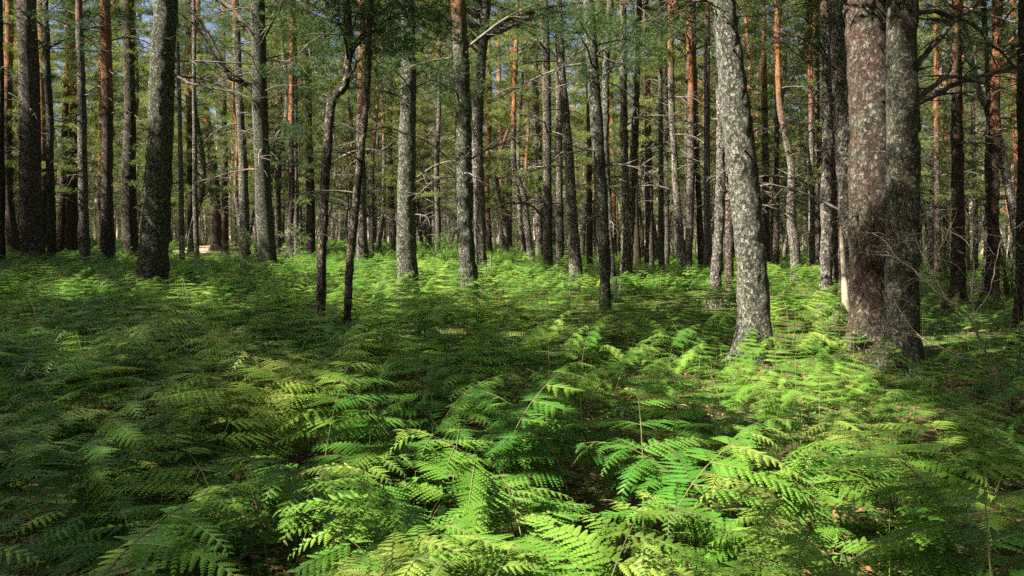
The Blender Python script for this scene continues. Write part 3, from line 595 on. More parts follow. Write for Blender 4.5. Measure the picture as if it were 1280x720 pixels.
    if nmesh is None:
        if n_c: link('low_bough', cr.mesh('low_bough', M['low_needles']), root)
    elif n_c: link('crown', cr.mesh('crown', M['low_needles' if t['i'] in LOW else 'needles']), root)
    t['root'] = root; t['C'] = C; t['hgt'] = hgt; t['loc'] = loc
    # dead side branches
    nb = int(t['nb'] * 2.1)
    sides = MB()
    for k in range(nb):
        z = R.uniform(1.9, 2.2 + .40 * t['Y']) if t['Y'] < 21 else R.uniform(2.6, 11); i = int(np.argmin(abs(C[:, 2] - z)))
        a = R.choice((0, math.pi)) + R.gauss(0, .7); L = R.uniform(.5, 1.9) * (1 if rads[0] > .08 else .6)
        b = link('branch', branch_meshes[R.randrange(14)], root, C[i, :3]); s = L; b.scale = (s, s, s * R.uniform(.7, 1.2)); b.rotation_euler = (R.uniform(-.3, .3), R.uniform(-.5, .35), a)

# ---- pines outside the picture
for n in near:
    if n['t']: continue
    x, y = n['X'], n['Y']; g = gz(x, y); o = Vector((x, y, g)); mb = MB(); H = R.uniform(16, 19); r0 = R.uniform(.14, .2)
    z = np.linspace(-.2, H, 26); C = np.stack([(noise(z * .3, x) - .5) * .5, (noise(z * .3 + 7, y) - .5) * .5, z], 1); C[:, :2] -= C[1, :2]
    tube(mb, C, r0 * (1 - z / (H + 1)) ** .7 + .01, 10, rough=.03, seed=x)
    cr = MB()
    for q, c in enumerate(n['cl']):
        c = np.array(c) - np.array(o); clump(cr, c, 24, 8, .18, .036, .55)
        if q < 14:
            i = int(np.argmin(abs(z - max(4, c[2] - .6)))); b = bend(C[i], c, .2); tube(mb, b, np.linspace(.04, .008, len(b)), 5)
    root = thing('pine_tree', o, 'unseen pine added outside the picture so its crown shades the ferns', 'tree', 'pines outside the picture')
    tr = link('trunk', mb.mesh('trunk', M['bark'], True), root); tr.color = (.35, .4, .5, .4)
    if n['cl']: link('crown', cr.mesh('crown', M['needles']), root)

# ------------------------------------------------------------------ the wood behind: pines made once per kind, then copied
NV = 9; VAR = []
for v in range(NV):
    H = R.uniform(15, 20); r0 = R.uniform(.09, .16); z = np.linspace(-.2, H, 34); s = R.uniform(0, 90)
    C = np.stack([(noise(z * .22 + s, s) - .5) * 1.5 + .02 * z * R.uniform(-1, 1), (noise(z * .3 + s + 7, s) - .5) * .6, z], 1); C[:, :2] -= C[1, :2].copy()
    mb = MB(); rad = r0 * (1 - np.maximum(z, 0) / (H + 1)) ** .65 + .012; rad[:2] *= 1.25
    tube(mb, C, rad, 9, rough=.03, seed=s)
    for k in range(48):
        i = R.randrange(4, 26); dead_branch(mb, C[i], R.uniform(0, 6.28), R.uniform(.5, 1.9), .017, R.random(), 1, droop=R.choice((.1, .6, .9)), twigs=6, n=3)
    cr = MB(); zb = R.uniform(6.0, 9.5)
    for k in range(int(R.uniform(98, 132))):
        c_z = zb + (H - zb) * R.random() ** .8 if k > 20 else R.uniform(3.0, zb)
        f = (c_z - zb) / (H - zb); rr = (2.6 * math.sqrt(max(.02, 1 - f)) if f > 0 else 1.7) * R.uniform(.25, 1); a = R.uniform(0, 6.28); i = int(np.argmin(abs(z - c_z)))
        c = C[i] + np.array([rr * math.cos(a), rr * math.sin(a), 0]); clump(cr, c, 40, 9, .13, .016, .40, flat=.38)
        if k % 2 == 0 or f < 0: j = max(3, i - 1); b = bend(C[j], c, .1, 5); tube(mb, b, np.linspace(.03, .008, 5), 4)
    VAR.append((mb.mesh('trunk', [M['bark'], M['twig']], True), cr.mesh('crown', M['needles'])))
# crowns for the farther trees of the list
for t in ALLT:
    if t['i'] in n_by_tree: continue
    v = R.randrange(NV); c = link('crown', VAR[v][1], t['root'])
    i = int(np.argmin(abs(t['C'][:, 2] - 9))); c.location = (t['C'][i, 0], 0, R.uniform(-.3, 1.2)); c.rotation_euler = (0, 0, R.uniform(0, 6.28)); s = R.uniform(.75, 1.0); c.scale = (s, s, s)
FAR = []
taken = [(t['X'], t['Y']) for t in ALLT]
tries = 0
def zone(px):
    for x, s in ((40, 'at the left edge'), (105, 'by the thick dark left trunk'), (175, 'by the straight orange and grey pine'), (250, 'by the big green leaning trunk'), (320, 'beyond the sandy trail'),
                 (395, 'behind the dark branchy pine'), (455, 'behind the two crooked stems'), (510, 'left of the lichen spotted pine'), (590, 'between the two stout centre trunks'), (670, 'around the snaking trunk'), (740, 'behind the centre stand'),
                 (830, 'behind the narrow V of trunks'), (910, 'left of the bright lichen trunk'), (985, 'right of the bright lichen trunk'), (1065, 'left of the joined pair'), (1170, 'right of the joined pair'), (1235, 'by the dark footed orange pine')):
        if px < x: return s
    return 'at the right edge'
while len(FAR) < 218 and tries < 30000:
    tries += 1; Y = math.sqrt(R.uniform(31 ** 2, 74 ** 2)); X = R.uniform(-.76, .76) * Y
    if 205 < 640 + F * X / Y < 300 and Y > 30 and R.random() < .6: continue
    if any((X - a) ** 2 + (Y - b) ** 2 < 2.6 for a, b in taken): continue
    taken.append((X, Y)); FAR.append((X, Y))
for X, Y in FAR:
    v = R.randrange(NV); px = 640 + F * X / Y; zo = zone(px)
    far = Y > 50
    bc = (R.uniform(.12, .8), R.uniform(.1, .5), R.uniform(.55, 1.0), R.uniform(.2, .7)); hue = 'orange' if bc[0] < .2 else ('pale grey' if bc[2] > .68 else ('reddish brown' if bc[3] > .6 else 'dull brown'))  # far trunks kept pale: bright sunlit depth put into the bark colour
    lab = ('slim distant %s pine ' if far else 'slender %s pine halfway back, ') % hue + zo
    root = thing('pine_tree', (X, Y, gz(X, Y)), lab, 'tree', lab.replace('pine', 'pines', 1), R.uniform(0, 6.28))
    s = R.uniform(.82, 1.15); root.scale = (s * R.uniform(.8, 1.15), ) * 2 + (s,)
    tr = link('trunk', VAR[v][0], root); tr.color = bc
    link('crown', VAR[v][1], root)

# ---- geometry-node scatter: one object, instances of given meshes on its points
def scatter(name, P, rot, scl, protos, label, cat):
    col = bpy.data.collections.new(name + '_source')
    for k, me in enumerate(protos): col.objects.link(bpy.data.objects.new(name + '_source', me))
    me = bpy.data.meshes.new(name); me.vertices.add(len(P)); me.vertices.foreach_set('co', np.asarray(P, float).ravel())
    for an, ty, dat in (('rot', 'FLOAT_VECTOR', rot), ('scl', 'FLOAT_VECTOR', scl)):
        at = me.attributes.new(an, ty, 'POINT'); at.data.foreach_set('vector', np.asarray(dat, float).ravel())
    at = me.attributes.new('pick', 'INT', 'POINT'); at.data.foreach_set('value', NR.integers(0, len(protos), len(P)).astype(np.int32))
    o = link(name, me); tag(o, label, cat, kind='stuff')
    ng = bpy.data.node_groups.new(name, 'GeometryNodeTree')
    ng.interface.new_socket('Geometry', in_out='INPUT', socket_type='NodeSocketGeometry'); ng.interface.new_socket('Geometry', in_out='OUTPUT', socket_type='NodeSocketGeometry')
    n = ng.nodes; L = ng.links; gi = n.new('NodeGroupInput'); go = n.new('NodeGroupOutput'); ip = n.new('GeometryNodeInstanceOnPoints'); ci = n.new('GeometryNodeCollectionInfo')
    ci.inputs['Collection'].default_value = col; ci.inputs['Separate Children'].default_value = True; ci.inputs['Reset Children'].default_value = True
    def attr(nm, ty):
        a = n.new('GeometryNodeInputNamedAttribute'); a.data_type = ty; a.inputs[0].default_value = nm; return next(s for s in a.outputs if s.enabled and s.name == 'Attribute')
    e2r = n.new('FunctionNodeEulerToRotation'); L.new(attr('rot', 'FLOAT_VECTOR'), e2r.inputs[0])
    L.new(gi.outputs[0], ip.inputs['Points']); L.new(ci.outputs[0], ip.inputs['Instance']); ip.inputs['Pick Instance'].default_value = True
    L.new(attr('pick', 'INT'), ip.inputs['Instance Index']); L.new(e2r.outputs[0], ip.inputs['Rotation']); L.new(attr('scl', 'FLOAT_VECTOR'), ip.inputs['Scale'])
    L.new(ip.outputs[0], go.inputs[0]); md = o.modifiers.new('scatter', 'NODES'); md.node_group = ng
    return o
# far-off wood closing the view (reads as one mass), plus unseen pines added to deepen the shade
joined = []
def join_meshes(ms, mats):
    mb = MB()
    for me in ms:
        slot = [mats.index(M['far_bark'] if x == M['bark'] else x) for x in me.materials]
        pm = np.empty(len(me.polygons), np.int32); me.polygons.foreach_get('material_index', pm); pm = np.array(slot)[pm]
        V = np.empty(len(me.vertices) * 3); me.vertices.foreach_get('co', V); V = V.reshape(-1, 3)
        st = np.empty(len(me.polygons), np.int32); me.polygons.foreach_get('loop_start', st); tot = np.empty(len(me.polygons), np.int32); me.polygons.foreach_get('loop_total', tot)
        lv = np.empty(len(me.loops), np.int32); me.loops.foreach_get('vertex_index', lv); base = mb.n; first = True
        for k in (3, 4):
            s = st[tot == k]
            if len(s):
                f = lv[s[:, None] + np.arange(k)]
                if first: mb.add(V, f); mb.m[-1] = pm[tot == k]; first = False
                else: mb.f.append(f + base); mb.m.append(pm[tot == k])
    return mb.mesh('far_pine', mats)
M['far_bark'] = twig_mat('far_pine_bark', (.24, .18, .14), (.46, .38, .30))  # paler than the near bark, with the sunlit distance put into the colour
for v in range(5): joined.append(join_meshes(VAR[v], [M['far_bark'], M['twig'], M['needles']]))
th = MB()
for k in range(46):
    c = np.array([R.gauss(0, 1.5), R.gauss(0, 1.0), R.uniform(.3, 3.4)]); clump(th, c, 20, 9, .14, .02, .6, 2); tube(th, bend((c[0] * .4, c[1] * .4, 0), c, .1, 4), [.02, .014, .01, .006], 4, 1)
thicket = th.mesh('thicket', [M['far_bark'], M['twig'], M['needles']])
P = []
while len(P) < 900:
    Y = R.uniform(-32, 135); X = R.uniform(-95, 95)
    if Y > 76 or (Y > 22 and .80 * Y + 1.5 < abs(X) < .8 * Y + 28) or (Y <= 22 and (X > 14 + .3 * abs(Y) or X < -28 - .2 * abs(Y) or Y < -14) and abs(X) < 60):  # the ring beside and behind the camera is unseen, added to cut sky light
        if all((X - a[0]) ** 2 + (Y - a[1]) ** 2 > 5 for a in P): P.append((X, Y, 0))
    elif len(P) > 0 and False: pass
k = 0
while k < 170:  # unseen pines added off the left side to darken the left background
    Y = R.uniform(14, 78); X = -R.uniform(.79 * Y + (9 if Y < 32 else 2), .79 * Y + 28)
    if all((X - a[0]) ** 2 + (Y - a[1]) ** 2 > 4 for a in P): P.append((X, Y, 0)); k += 1
P = np.array(P); P[:, 2] = ground_z(P[:, 0], P[:, 1])
s = NR.uniform(.85, 1.2, len(P))
scatter('distant_and_shade_wood', P, np.stack([0 * s, 0 * s, NR.uniform(0, 6.28, len(P))], 1), np.stack([s, s, s], 1), joined, 'far-off pine wood closing the view, with unseen pines added beside and behind for shade', 'wood')
n = 170; Q = np.stack([NR.uniform(-100, 100, n), NR.uniform(72, 128, n), np.zeros(n)], 1); Q[:, 2] = ground_z(Q[:, 0], Q[:, 1]); s = NR.uniform(.7, 1.3, n)
scatter('distant_thicket', Q, np.stack([0 * s, 0 * s, NR.uniform(0, 6.28, n)], 1), np.stack([s * 1.3, s, s], 1), [thicket], 'low young growth deep in the far wood', 'thicket')

# ------------------------------------------------------------------ ferns
def spray(mb, base, az, pitch, L, width, roll=0.0, droop=.9, npair=16, lod=2, mi=0):
    """one bipinnate side frond: axis bends down, serrated leaflets in two rows"""
    m = npair; t = np.linspace(.02, 1, m * 2); pa = pitch - droop * t ** 1.3
    dx = np.cos(pa); dz = np.sin(pa); seg = L / (m * 2); r_ = np.cumsum(dx) * seg; h_ = np.cumsum(dz) * seg
    ca, sa = math.cos(az), math.sin(az)
    A = np.stack([base[0] + r_ * ca, base[1] + r_ * sa, base[2] + h_], 1)
    tan = np.stack([dx * ca, dx * sa, dz], 1); side = np.array([-sa, ca, 0.0]); nrm = np.cross(tan, side)
    cr_, sr_ = math.cos(roll), math.sin(roll); side = side[None] * cr_ + nrm * sr_; nrm = np.cross(tan, side)
    if lod > 0: tube(mb, np.vstack([base, A[::2]]), np.linspace(.0022, .0006, len(A[::2]) + 1) * (1.6 if lod == 3 else 1), 3, mi + 1)
    for sgn in (-1, 1):
        k = np.arange(m)[NR.random(m) > .03]; m_ = len(k); i = np.minimum(2 * k + (sgn > 0), 2 * m - 1); tt = t[i]
        ln = width * np.clip(1.12 - tt, 0.03, 1) ** .8 * np.minimum(1, .55 + tt * 5) * NR.uniform(.75, 1.12, m_)
        fw = .42 + .25 * tt + NR.normal(0, .055, m_)                                    # forward sweep
        D = side[i] * sgn * np.cos(fw)[:, None] + tan[i] * np.sin(fw)[:, None]; O = A[i]
        dr = NR.uniform(.08, .38, m_)[:, None]; W = np.cross(D, nrm[i]); W /= np.linalg.norm(W, axis=1)[:, None]
        if lod >= 2:
            nt = 7; s = (np.arange(nt) + .5) / nt; spc = L / m
            for sd_ in (-1, 1):
                prof = np.clip(1.12 - s, .05, 1) ** .75 * np.minimum(1, .7 + s * 2)
                q = O[:, None] + D[:, None] * (ln[:, None] * s)[..., None] - nrm[i][:, None] * (ln[:, None] * s ** 1.8 * dr)[..., None]
                tl = np.minimum(spc * .56, ln * .24)[:, None] * prof; stp = (ln / nt)[:, None]
                dirp = W[:, None] * sd_ - nrm[i][:, None] * .30
                Dd = D[:, None] * np.ones((1, nt, 1))
                a = q - Dd * (stp * .5)[..., None]; b = q + Dd * (stp * .5)[..., None]; c = q + dirp * tl[..., None] + Dd * (stp * .55)[..., None]; d = q + dirp * (tl * .70)[..., None] - Dd * (stp * .40)[..., None]
                V = np.stack([a, b, c, d], 2).reshape(-1, 3); mb.add(V, np.arange(len(V)).reshape(-1, 4), mi)
                if NR.random() < .15: mb.m[-1] = np.where(np.repeat((np.arange(m_) > m_ * .8) & (NR.random(m_) < .5), nt), 2, mb.m[-1])
        else:
            tip = O + D * ln[:, None] - nrm[i] * (ln[:, None] * dr); mid = O + D * ln[:, None] * .4 - nrm[i] * (ln[:, None] * dr * .15); wd = (ln * .27)[:, None]
            V = np.stack([O, mid - W * wd, tip, mid + W * wd], 1).reshape(-1, 3); mb.add(V, np.arange(len(V)).reshape(-1, 4), mi)
    return A
def fern_plan(rr, h=.72, span=.62):
    """stalk points and the places, directions and sizes of the fronds on it"""
    lean = rr.uniform(.05, .3); k = np.linspace(0, 1, 12); pa = math.pi / 2 - lean - (1.25 + rr.uniform(-.2, .25)) * np.clip((k - .25) / .75, 0, 1) ** 1.4
    seg = (h + span) / 12; P = np.cumsum(np.stack([np.cos(pa) * seg, np.zeros(12), np.sin(pa) * seg], 1), 0); P = np.vstack([[0, 0, -.03], P])
    P[:, 1] += np.linspace(0, rr.uniform(-.08, .08), 13)
    items = []; n = 6
    for q in range(n):
        f = .50 + .46 * q / (n - 1); i = f * 12; a = P[int(i)] * (1 - i % 1) + P[min(12, int(i) + 1)] * (i % 1)
        L = (.50, .45, .37, .27, .17, .10)[q] * rr.uniform(.88, 1.12)
        for sg in (-1, 1):
            items.append((a, sg * (1.0 + rr.uniform(-.2, .2)), .20 - .05 * q + rr.uniform(-.10, .10), L * rr.uniform(.85, 1.15), L * .27 + .008, -sg * rr.uniform(-.1, .2), rr.uniform(.3, .75)))
    items.append((P[-2], 0, -.45, .17, .045, 0, .5)); return P, items
def fern_parts(seed):
    rr = random.Random(seed); P, items = fern_plan(rr, rr.uniform(.58, .74), rr.uniform(.42, .6))
    mb = MB(); tube(mb, P, np.linspace(.0045, .001, 13), 5); stem = mb.mesh('stem', M['fern_stem'], True); fr = []
    for (a, az, pi_, L, wd, roll, dr) in items:
        m = MB(); spray(m, a * 0, az, pi_, L, wd, roll, dr, npair=max(7, int(L * 33)), lod=2); fr.append((m.mesh('frond', [M['fern'], M['fern_stem'], M['dry_fern']]), a))
    return stem, fr
def fern_whole(seed, lod):
    rr = random.Random(seed); P, items = fern_plan(rr, rr.uniform(.56, .74), rr.uniform(.42, .6)); mb = MB(); tube(mb, P[::2], np.linspace(.0055, .0015, 7), 3, 1)
    for (a, az, pi_, L, wd, roll, dr) in items:
        spray(mb, a, az, pi_, L, wd, roll, dr, npair=max(6, int(L * (30 if lod == 2 else 24))), lod=lod)
    return mb.mesh('bracken_fern', [M['fern'], M['fern_stem'], M['dry_fern']])
KP = [fern_parts(100 + k) for k in range(10)]; KW = [fern_whole(200 + k, 2) for k in range(8)]; KF = [fern_whole(300 + k, 1) for k in range(8)]
def fern_want(x, y):
    """how likely a fern grows here and how tall, from the beds and clearings of the place"""
    px = 640 + F * x / y; pg = HZ + F * EYE / y; n = float(noise(x * .6, y * .6)) * .6 + float(noise(x * 1.7 + 3, y * 1.7)) * .4
    p = 1.0; h = 1.0
    if y < 9: h = (.86 + .22 * n) * (.95 if y < 3.6 else 1)
    r = float(sstep(560, 760, px))
    if y > 3.6: p *= 1 - r * .12; h *= 1 - r * .22
    if px > 700 and 4.5 < y < 12: p *= .9 + .1 * n; h *= .88
    if px > 860 and 6 < y < 11: h *= .82
    if px > 1150 and y > 10: p *= .3; h *= .7
    if 600 < px < 900 and 11 < y < 20: h *= .9
    if y > 24: p *= .85
    if 215 < px < 320 and y > 32: p = 0
    if n < .24: p *= .6
    return p, h
DRY = []
for k in range(3):
    me = fern_whole(400 + k, 2); me.materials.clear()
    for mt in (M['dry_fern'], M['fern_stem'], M['litter']): me.materials.append(mt)
    DRY.append(me)
cand = []
def too_close(x, y, L, d):
    return any((x - a[0]) ** 2 + (y - a[1]) ** 2 < d * d for a in L)
grid = {}
def try_add(x, y, d):
    gx_, gy_ = int(x // .5), int(y // .5); rr = int(d // .5) + 1
    for i in range(gx_ - rr, gx_ + rr + 1):
        for j in range(gy_ - rr, gy_ + rr + 1):
            for (a, b) in grid.get((i, j), ()):
                if (x - a) ** 2 + (y - b) ** 2 < d * d: return False
    grid.setdefault((gx_, gy_), []).append((x, y)); return True
for _ in range(130000):
    Y = math.sqrt(R.uniform(1.35 ** 2, 60 ** 2)) if R.random() < .75 else math.sqrt(R.uniform(1.35 ** 2, 14 ** 2)); X = R.uniform(-.8, .8) * Y + R.uniform(-1.2, 1.2)
    if Y < 1.75: continue
    p, h = fern_want(X, Y)
    if R.random() > p: continue
    if any((X - a) ** 2 + (Y - b) ** 2 < (r + .12) ** 2 for a, b, r in OCC): continue
    if try_add(X, Y, .29 if Y < 12 else (.36 if Y < 25 else .6)): cand.append((X, Y, h))
cand.sort(key=lambda c: c[1] + (6 if abs(c[0]) > .74 * c[1] + .35 else 0))
def fern_zone(x, y):
    px = 640 + F * x / y
    row = 'bracken fern along the bottom edge' if y < 2.7 else 'bracken fern in the second row' if y < 3.6 else 'bracken fern in the middle rows' if y < 5 else 'bracken fern beyond the middle rows' if y < 6.6 else 'bracken fern toward the trunks'
    col = (('in the left corner', 'below the big green left trunk', 'below the two crooked stems', 'below the centre lichen trunk', 'below the centre stand', 'below the bright lichen trunk', 'below the joined pair', 'at the right side')
           [sum(px > v for v in (120, 290, 470, 610, 800, 970, 1150))])
    return row + ', ' + col
nearf, restf = cand[:300], cand[300:]
for q, (x, y, h) in enumerate(nearf):
    rz = R.uniform(0, 6.28); s = R.uniform(.82, 1.12) * h; zl = fern_zone(x, y); grp = zl.replace('bracken fern', 'bracken ferns')
    if q < 110:
        k = R.randrange(len(KP)); root = thing('bracken_fern', (x, y, gz(x, y)), zl, 'fern', grp, rz); root.scale = (s, s, s * R.uniform(.9, 1.05))
        root.rotation_euler = (R.uniform(-.12, .12), R.uniform(-.12, .12), rz)
        link('stem', KP[k][0], root)
        for me, a in KP[k][1]: link('frond', me, root, a)
    else:
        dry = R.random() < .05; me_ = DRY[R.randrange(3)] if dry else KW[R.randrange(len(KW))]
        if dry: zl = 'withered brown ' + zl; grp = 'withered ' + grp; s *= .62
        o = link('bracken_fern', me_, None, (x, y, gz(x, y))); o.rotation_euler = (R.uniform(-.12, .12), R.uniform(-.12, .12), rz); o.scale = (s, s, s); tag(o, zl, 'fern', grp)
A = np.array([(x, y, gz(x, y), h) for x, y, h in restf])
def fscat(name, A, protos, lab):
    n = len(A); s = NR.uniform(.8, 1.12, n) * A[:, 3]
    scatter(name, A[:, :3], np.stack([NR.uniform(-.12, .12, n), NR.uniform(-.12, .12, n), NR.uniform(0, 6.28, n)], 1), np.stack([s, s, s], 1), protos, lab, 'ferns')
fscat('bracken', A[A[:, 1] < 17], KW, 'green bracken covering the floor around the near trunks')
fscat('distant_bracken', A[A[:, 1] >= 17], KF, 'far bracken carpet between the distant trunks')

# ------------------------------------------------------------------ low plants, litter, twigs on the ground
def ground_cover():
    mb = MB(); n = 26000; Y = np.sqrt(NR.uniform(1.5 ** 2, 26 ** 2, n)); Y = np.where(NR.random(n) < .4, NR.uniform(1.5, 9, n), Y); X = NR.uniform(-.8, .8, n) * Y
    Z = ground_z(X, Y); a = NR.uniform(0, 6.28, n); L = NR.uniform(.02, .05, n); hh = NR.uniform(.01, .16, n); tilt = NR.uniform(-.3, .7, n)
    keep = noise(X * 1.3 + 30, Y * 1.3) > .36
    X, Y, Z, a, L, hh, tilt = (v[keep] for v in (X, Y, Z, a, L, hh, tilt))
    D = np.stack([np.cos(a) * np.cos(tilt), np.sin(a) * np.cos(tilt), np.sin(tilt)], 1); W = np.stack([-np.sin(a), np.cos(a), 0 * a], 1); O = np.stack([X, Y, Z + hh], 1)
    L = L[:, None]; V = np.stack([O, O + D * L * .5 - W * L * .32, O + D * L + (0, 0, -.005), O + D * L * .5 + W * L * .32], 1).reshape(-1, 3)
    mb.add(V, np.arange(len(V)).reshape(-1, 4))
    tag(link('ground_cover', mb.mesh('ground_cover', M['leaf'])), 'small green leaves of low plants under the bracken', 'ground cover', kind='stuff')
    mb = MB(); n = 22000; Y = np.sqrt(NR.uniform(1.5 ** 2, 24 ** 2, n)); Y = np.where(NR.random(n) < .4, NR.uniform(1.5, 9, n), Y); X = NR.uniform(-.8, .8, n) * Y
    Z = ground_z(X, Y) + NR.uniform(.004, .05, n); a = NR.uniform(0, 6.28, n); tl = NR.uniform(-.3, .3, n); L = NR.uniform(.02, .11, n)[:, None]; wd = NR.uniform(.004, .022, n)[:, None]
    D = np.stack([np.cos(a) * np.cos(tl), np.sin(a) * np.cos(tl), np.sin(tl)], 1); W = np.stack([-np.sin(a), np.cos(a), 0 * a], 1); O = np.stack([X, Y, Z], 1)
    V = np.stack([O, O + D * L * .5 - W * wd, O + D * L, O + D * L * .5 + W * wd], 1).reshape(-1, 3); mb.add(V, np.arange(len(V)).reshape(-1, 4))
    tag(link('leaf_litter', mb.mesh('leaf_litter', M['litter'])), 'brown dead leaves and needles scattered on the forest floor', 'litter', kind='stuff')
ground_cover()
def grass():
    mb = MB(); n = 3000; Y = np.sqrt(NR.uniform(1.6 ** 2, 16 ** 2, n)); X = NR.uniform(-.8, .8, n) * Y; keep = noise(X * .8 + 60, Y * .8) > .45; X = X[keep]; Y = Y[keep]; n = len(X)
    a = NR.uniform(0, 6.28, n); h = NR.uniform(.12, .5, n); ln = NR.uniform(.05, .3, n); O = np.stack([X, Y, ground_z(X, Y)], 1); W = np.stack([-np.sin(a), np.cos(a), 0 * a], 1) * .0022
    D = np.stack([np.cos(a) * ln, np.sin(a) * ln, h], 1); M1 = O + D * np.array([.3, .3, .62]); M2 = O + D
    V = np.stack([O - W, O + W, M1 + W * .8, M1 - W * .8], 1).reshape(-1, 3); mb.add(V, np.arange(len(V)).reshape(-1, 4))
    V = np.stack([M1 - W * .8, M1 + W * .8, M2], 1).reshape(-1, 3); mb.add(V, np.arange(len(V)).reshape(-1, 3))
    tag(link('grass', mb.mesh('grass', M['leaf'])), 'thin grass blades growing between the ferns', 'grass', kind='stuff')
grass()
# ---- needle saplings, leafy bushes, bare shrub, sticks
def sapling(px, py, hf, h, n, label, mat, spread=.7):
    Y = solve(px, py, hf); X = (px - 640) * Y / F; root = thing('pine_sapling', (X, Y, gz(X, Y)), label, 'sapling', None); mb = MB(); cr = MB()
    z = np.linspace(-.05, h, 10); C = np.stack([(noise(z, X) - .5) * .12, (noise(z + 5, X) - .5) * .12, z], 1); tube(mb, C, np.linspace(.022, .006, 10), 6)
    for k in range(n):
        i = R.randrange(3, 10); a = R.uniform(0, 6.28); rr = spread * R.uniform(.4, 1) * (1.15 - i / 12); c = C[i] + np.array([math.cos(a) * rr, math.sin(a) * rr, R.uniform(-.1, .2)])
        tube(mb, bend(C[i], c, .04, 4), [.007, .005, .004, .002], 4); clump(cr, c, 14, 16, .07, .006, .26); clump(cr, (c + C[i]) / 2, 6, 14, .07, .006, .22)
    link('trunk', mb.mesh('trunk', M['twig'], True), root); link('crown', cr.mesh('crown', mat), root)
sapling(305, 345, .3, 1.7, 24, 'pale grey green pine sapling in front of the dark branchy pine', M['pale_needles'], 1.1)
sapling(365, 345, .3, 1.75, 16, 'pale pine sapling at the foot of the bright slim trunk', M['pale_needles'], .8)
sapling(158, 333, .3, 1.5, 16, 'pale pine sapling at the foot of the dark knobbly pine', M['pale_needles'], .8)
sapling(235, 345, .3, 1.4, 8, 'low pale pine sapling before the two thin pale stems', M['pale_needles'], .6)
def bush(px, py, hf, h, n, label, spread=.6, mat='leaf', ls=.05, name='leafy_bush', Y=None):
    Y = Y or solve(px, py, hf); X = (px - 640) * Y / F; root = thing(name, (X, Y, gz(X, Y)), label, 'bush' if 'bush' in name else 'plant'); mb = MB(); lf = MB()
    for k in range(n):
        a = R.uniform(0, 6.28); hh = h * R.uniform(.55, 1); rr = spread * R.uniform(.2, 1); tip = np.array([rr * math.cos(a), rr * math.sin(a), hh]); b = bend((0, 0, -.02), tip, .1, 8); tube(mb, b, np.linspace(.008, .002, 8) * (h / 1.2 + .3), 4)
        m = int(16 * hh / .8); tt = NR.uniform(.3, 1, m); O = np.stack([np.interp(tt, np.linspace(0, 1, 8), b[:, c]) for c in range(3)], 1); az = NR.uniform(0, 6.28, m); ti = NR.uniform(-.7, .3, m)
        D = np.stack([np.cos(az) * np.cos(ti), np.sin(az) * np.cos(ti), np.sin(ti)], 1); W = np.stack([-np.sin(az), np.cos(az), 0 * az], 1); L = (ls * NR.uniform(.7, 1.3, m))[:, None]; U = np.array([0, 0, 1.])
        O = O + D * L * .35
        V = np.stack([O, O + D * L * .35 - W * L * .3 + U * L * .05, O + D * L * .75 - W * L * .22, O + D * L * 1.15 - U * L * .12, O + D * L * .75 + W * L * .22, O + D * L * .35 + W * L * .3 + U * L * .05], 1).reshape(-1, 3)
        lf.add(V, np.arange(len(V)).reshape(-1, 6))
    link('stem', mb.mesh('stem', M['fern_stem'], True), root)
    me = bpy.data.meshes.new('foliage'); V = np.concatenate(lf.v); me.from_pydata(V.tolist(), [], np.concatenate(lf.f).tolist()); me.materials.append(M[mat]); link('foliage', me, root)
bush(556, 345, .3, 1.9, 26, 'leafy green bush between the two stout lichen trunks at centre', .8)
bush(535, 340, .3, 1.5, 14, 'smaller leafy bush just right of the lichen spotted centre left pine', .5)
bush(462, 412, .4, .75, 12, 'small dark leafy plant right of the thin leaning stem', .3, name='leafy_plant')
bush(672, 330, .4, 1.3, 12, 'pale leafy bush under the hooked dead branch', .6)
bush(1192, 372, .2, 2.0, 14, 'leafy green shoots around the dark footed orange pine at right', .9)
bush(1262, 372, .2, 2.4, 20, 'leafy green bush near the right edge behind the bare shrub', 1.0)
for px, Y, h, n, lb in ((510, 3.3, .6, 7, 'broad leaved green plant among the ferns at bottom centre left'), (530, 3.9, .6, 7, 'broad leaved plant just behind the one at bottom centre left'), (1170, 3.3, .55, 12, 'broad leaved plant at bottom right near the corner'),
                        (1120, 4.1, .45, 10, 'low broad leaved plant in the shade at lower right'), (900, 2.6, .5, 7, 'small broad leaved plant under the bright foreground ferns'), (690, 4.6, .5, 8, 'broad leaved plant in the dark hollow behind the bright ferns')):
    bush(px, 0, 0, h, n, lb, .24, ls=.055 if h > .5 else .045, name='leafy_plant', Y=Y)
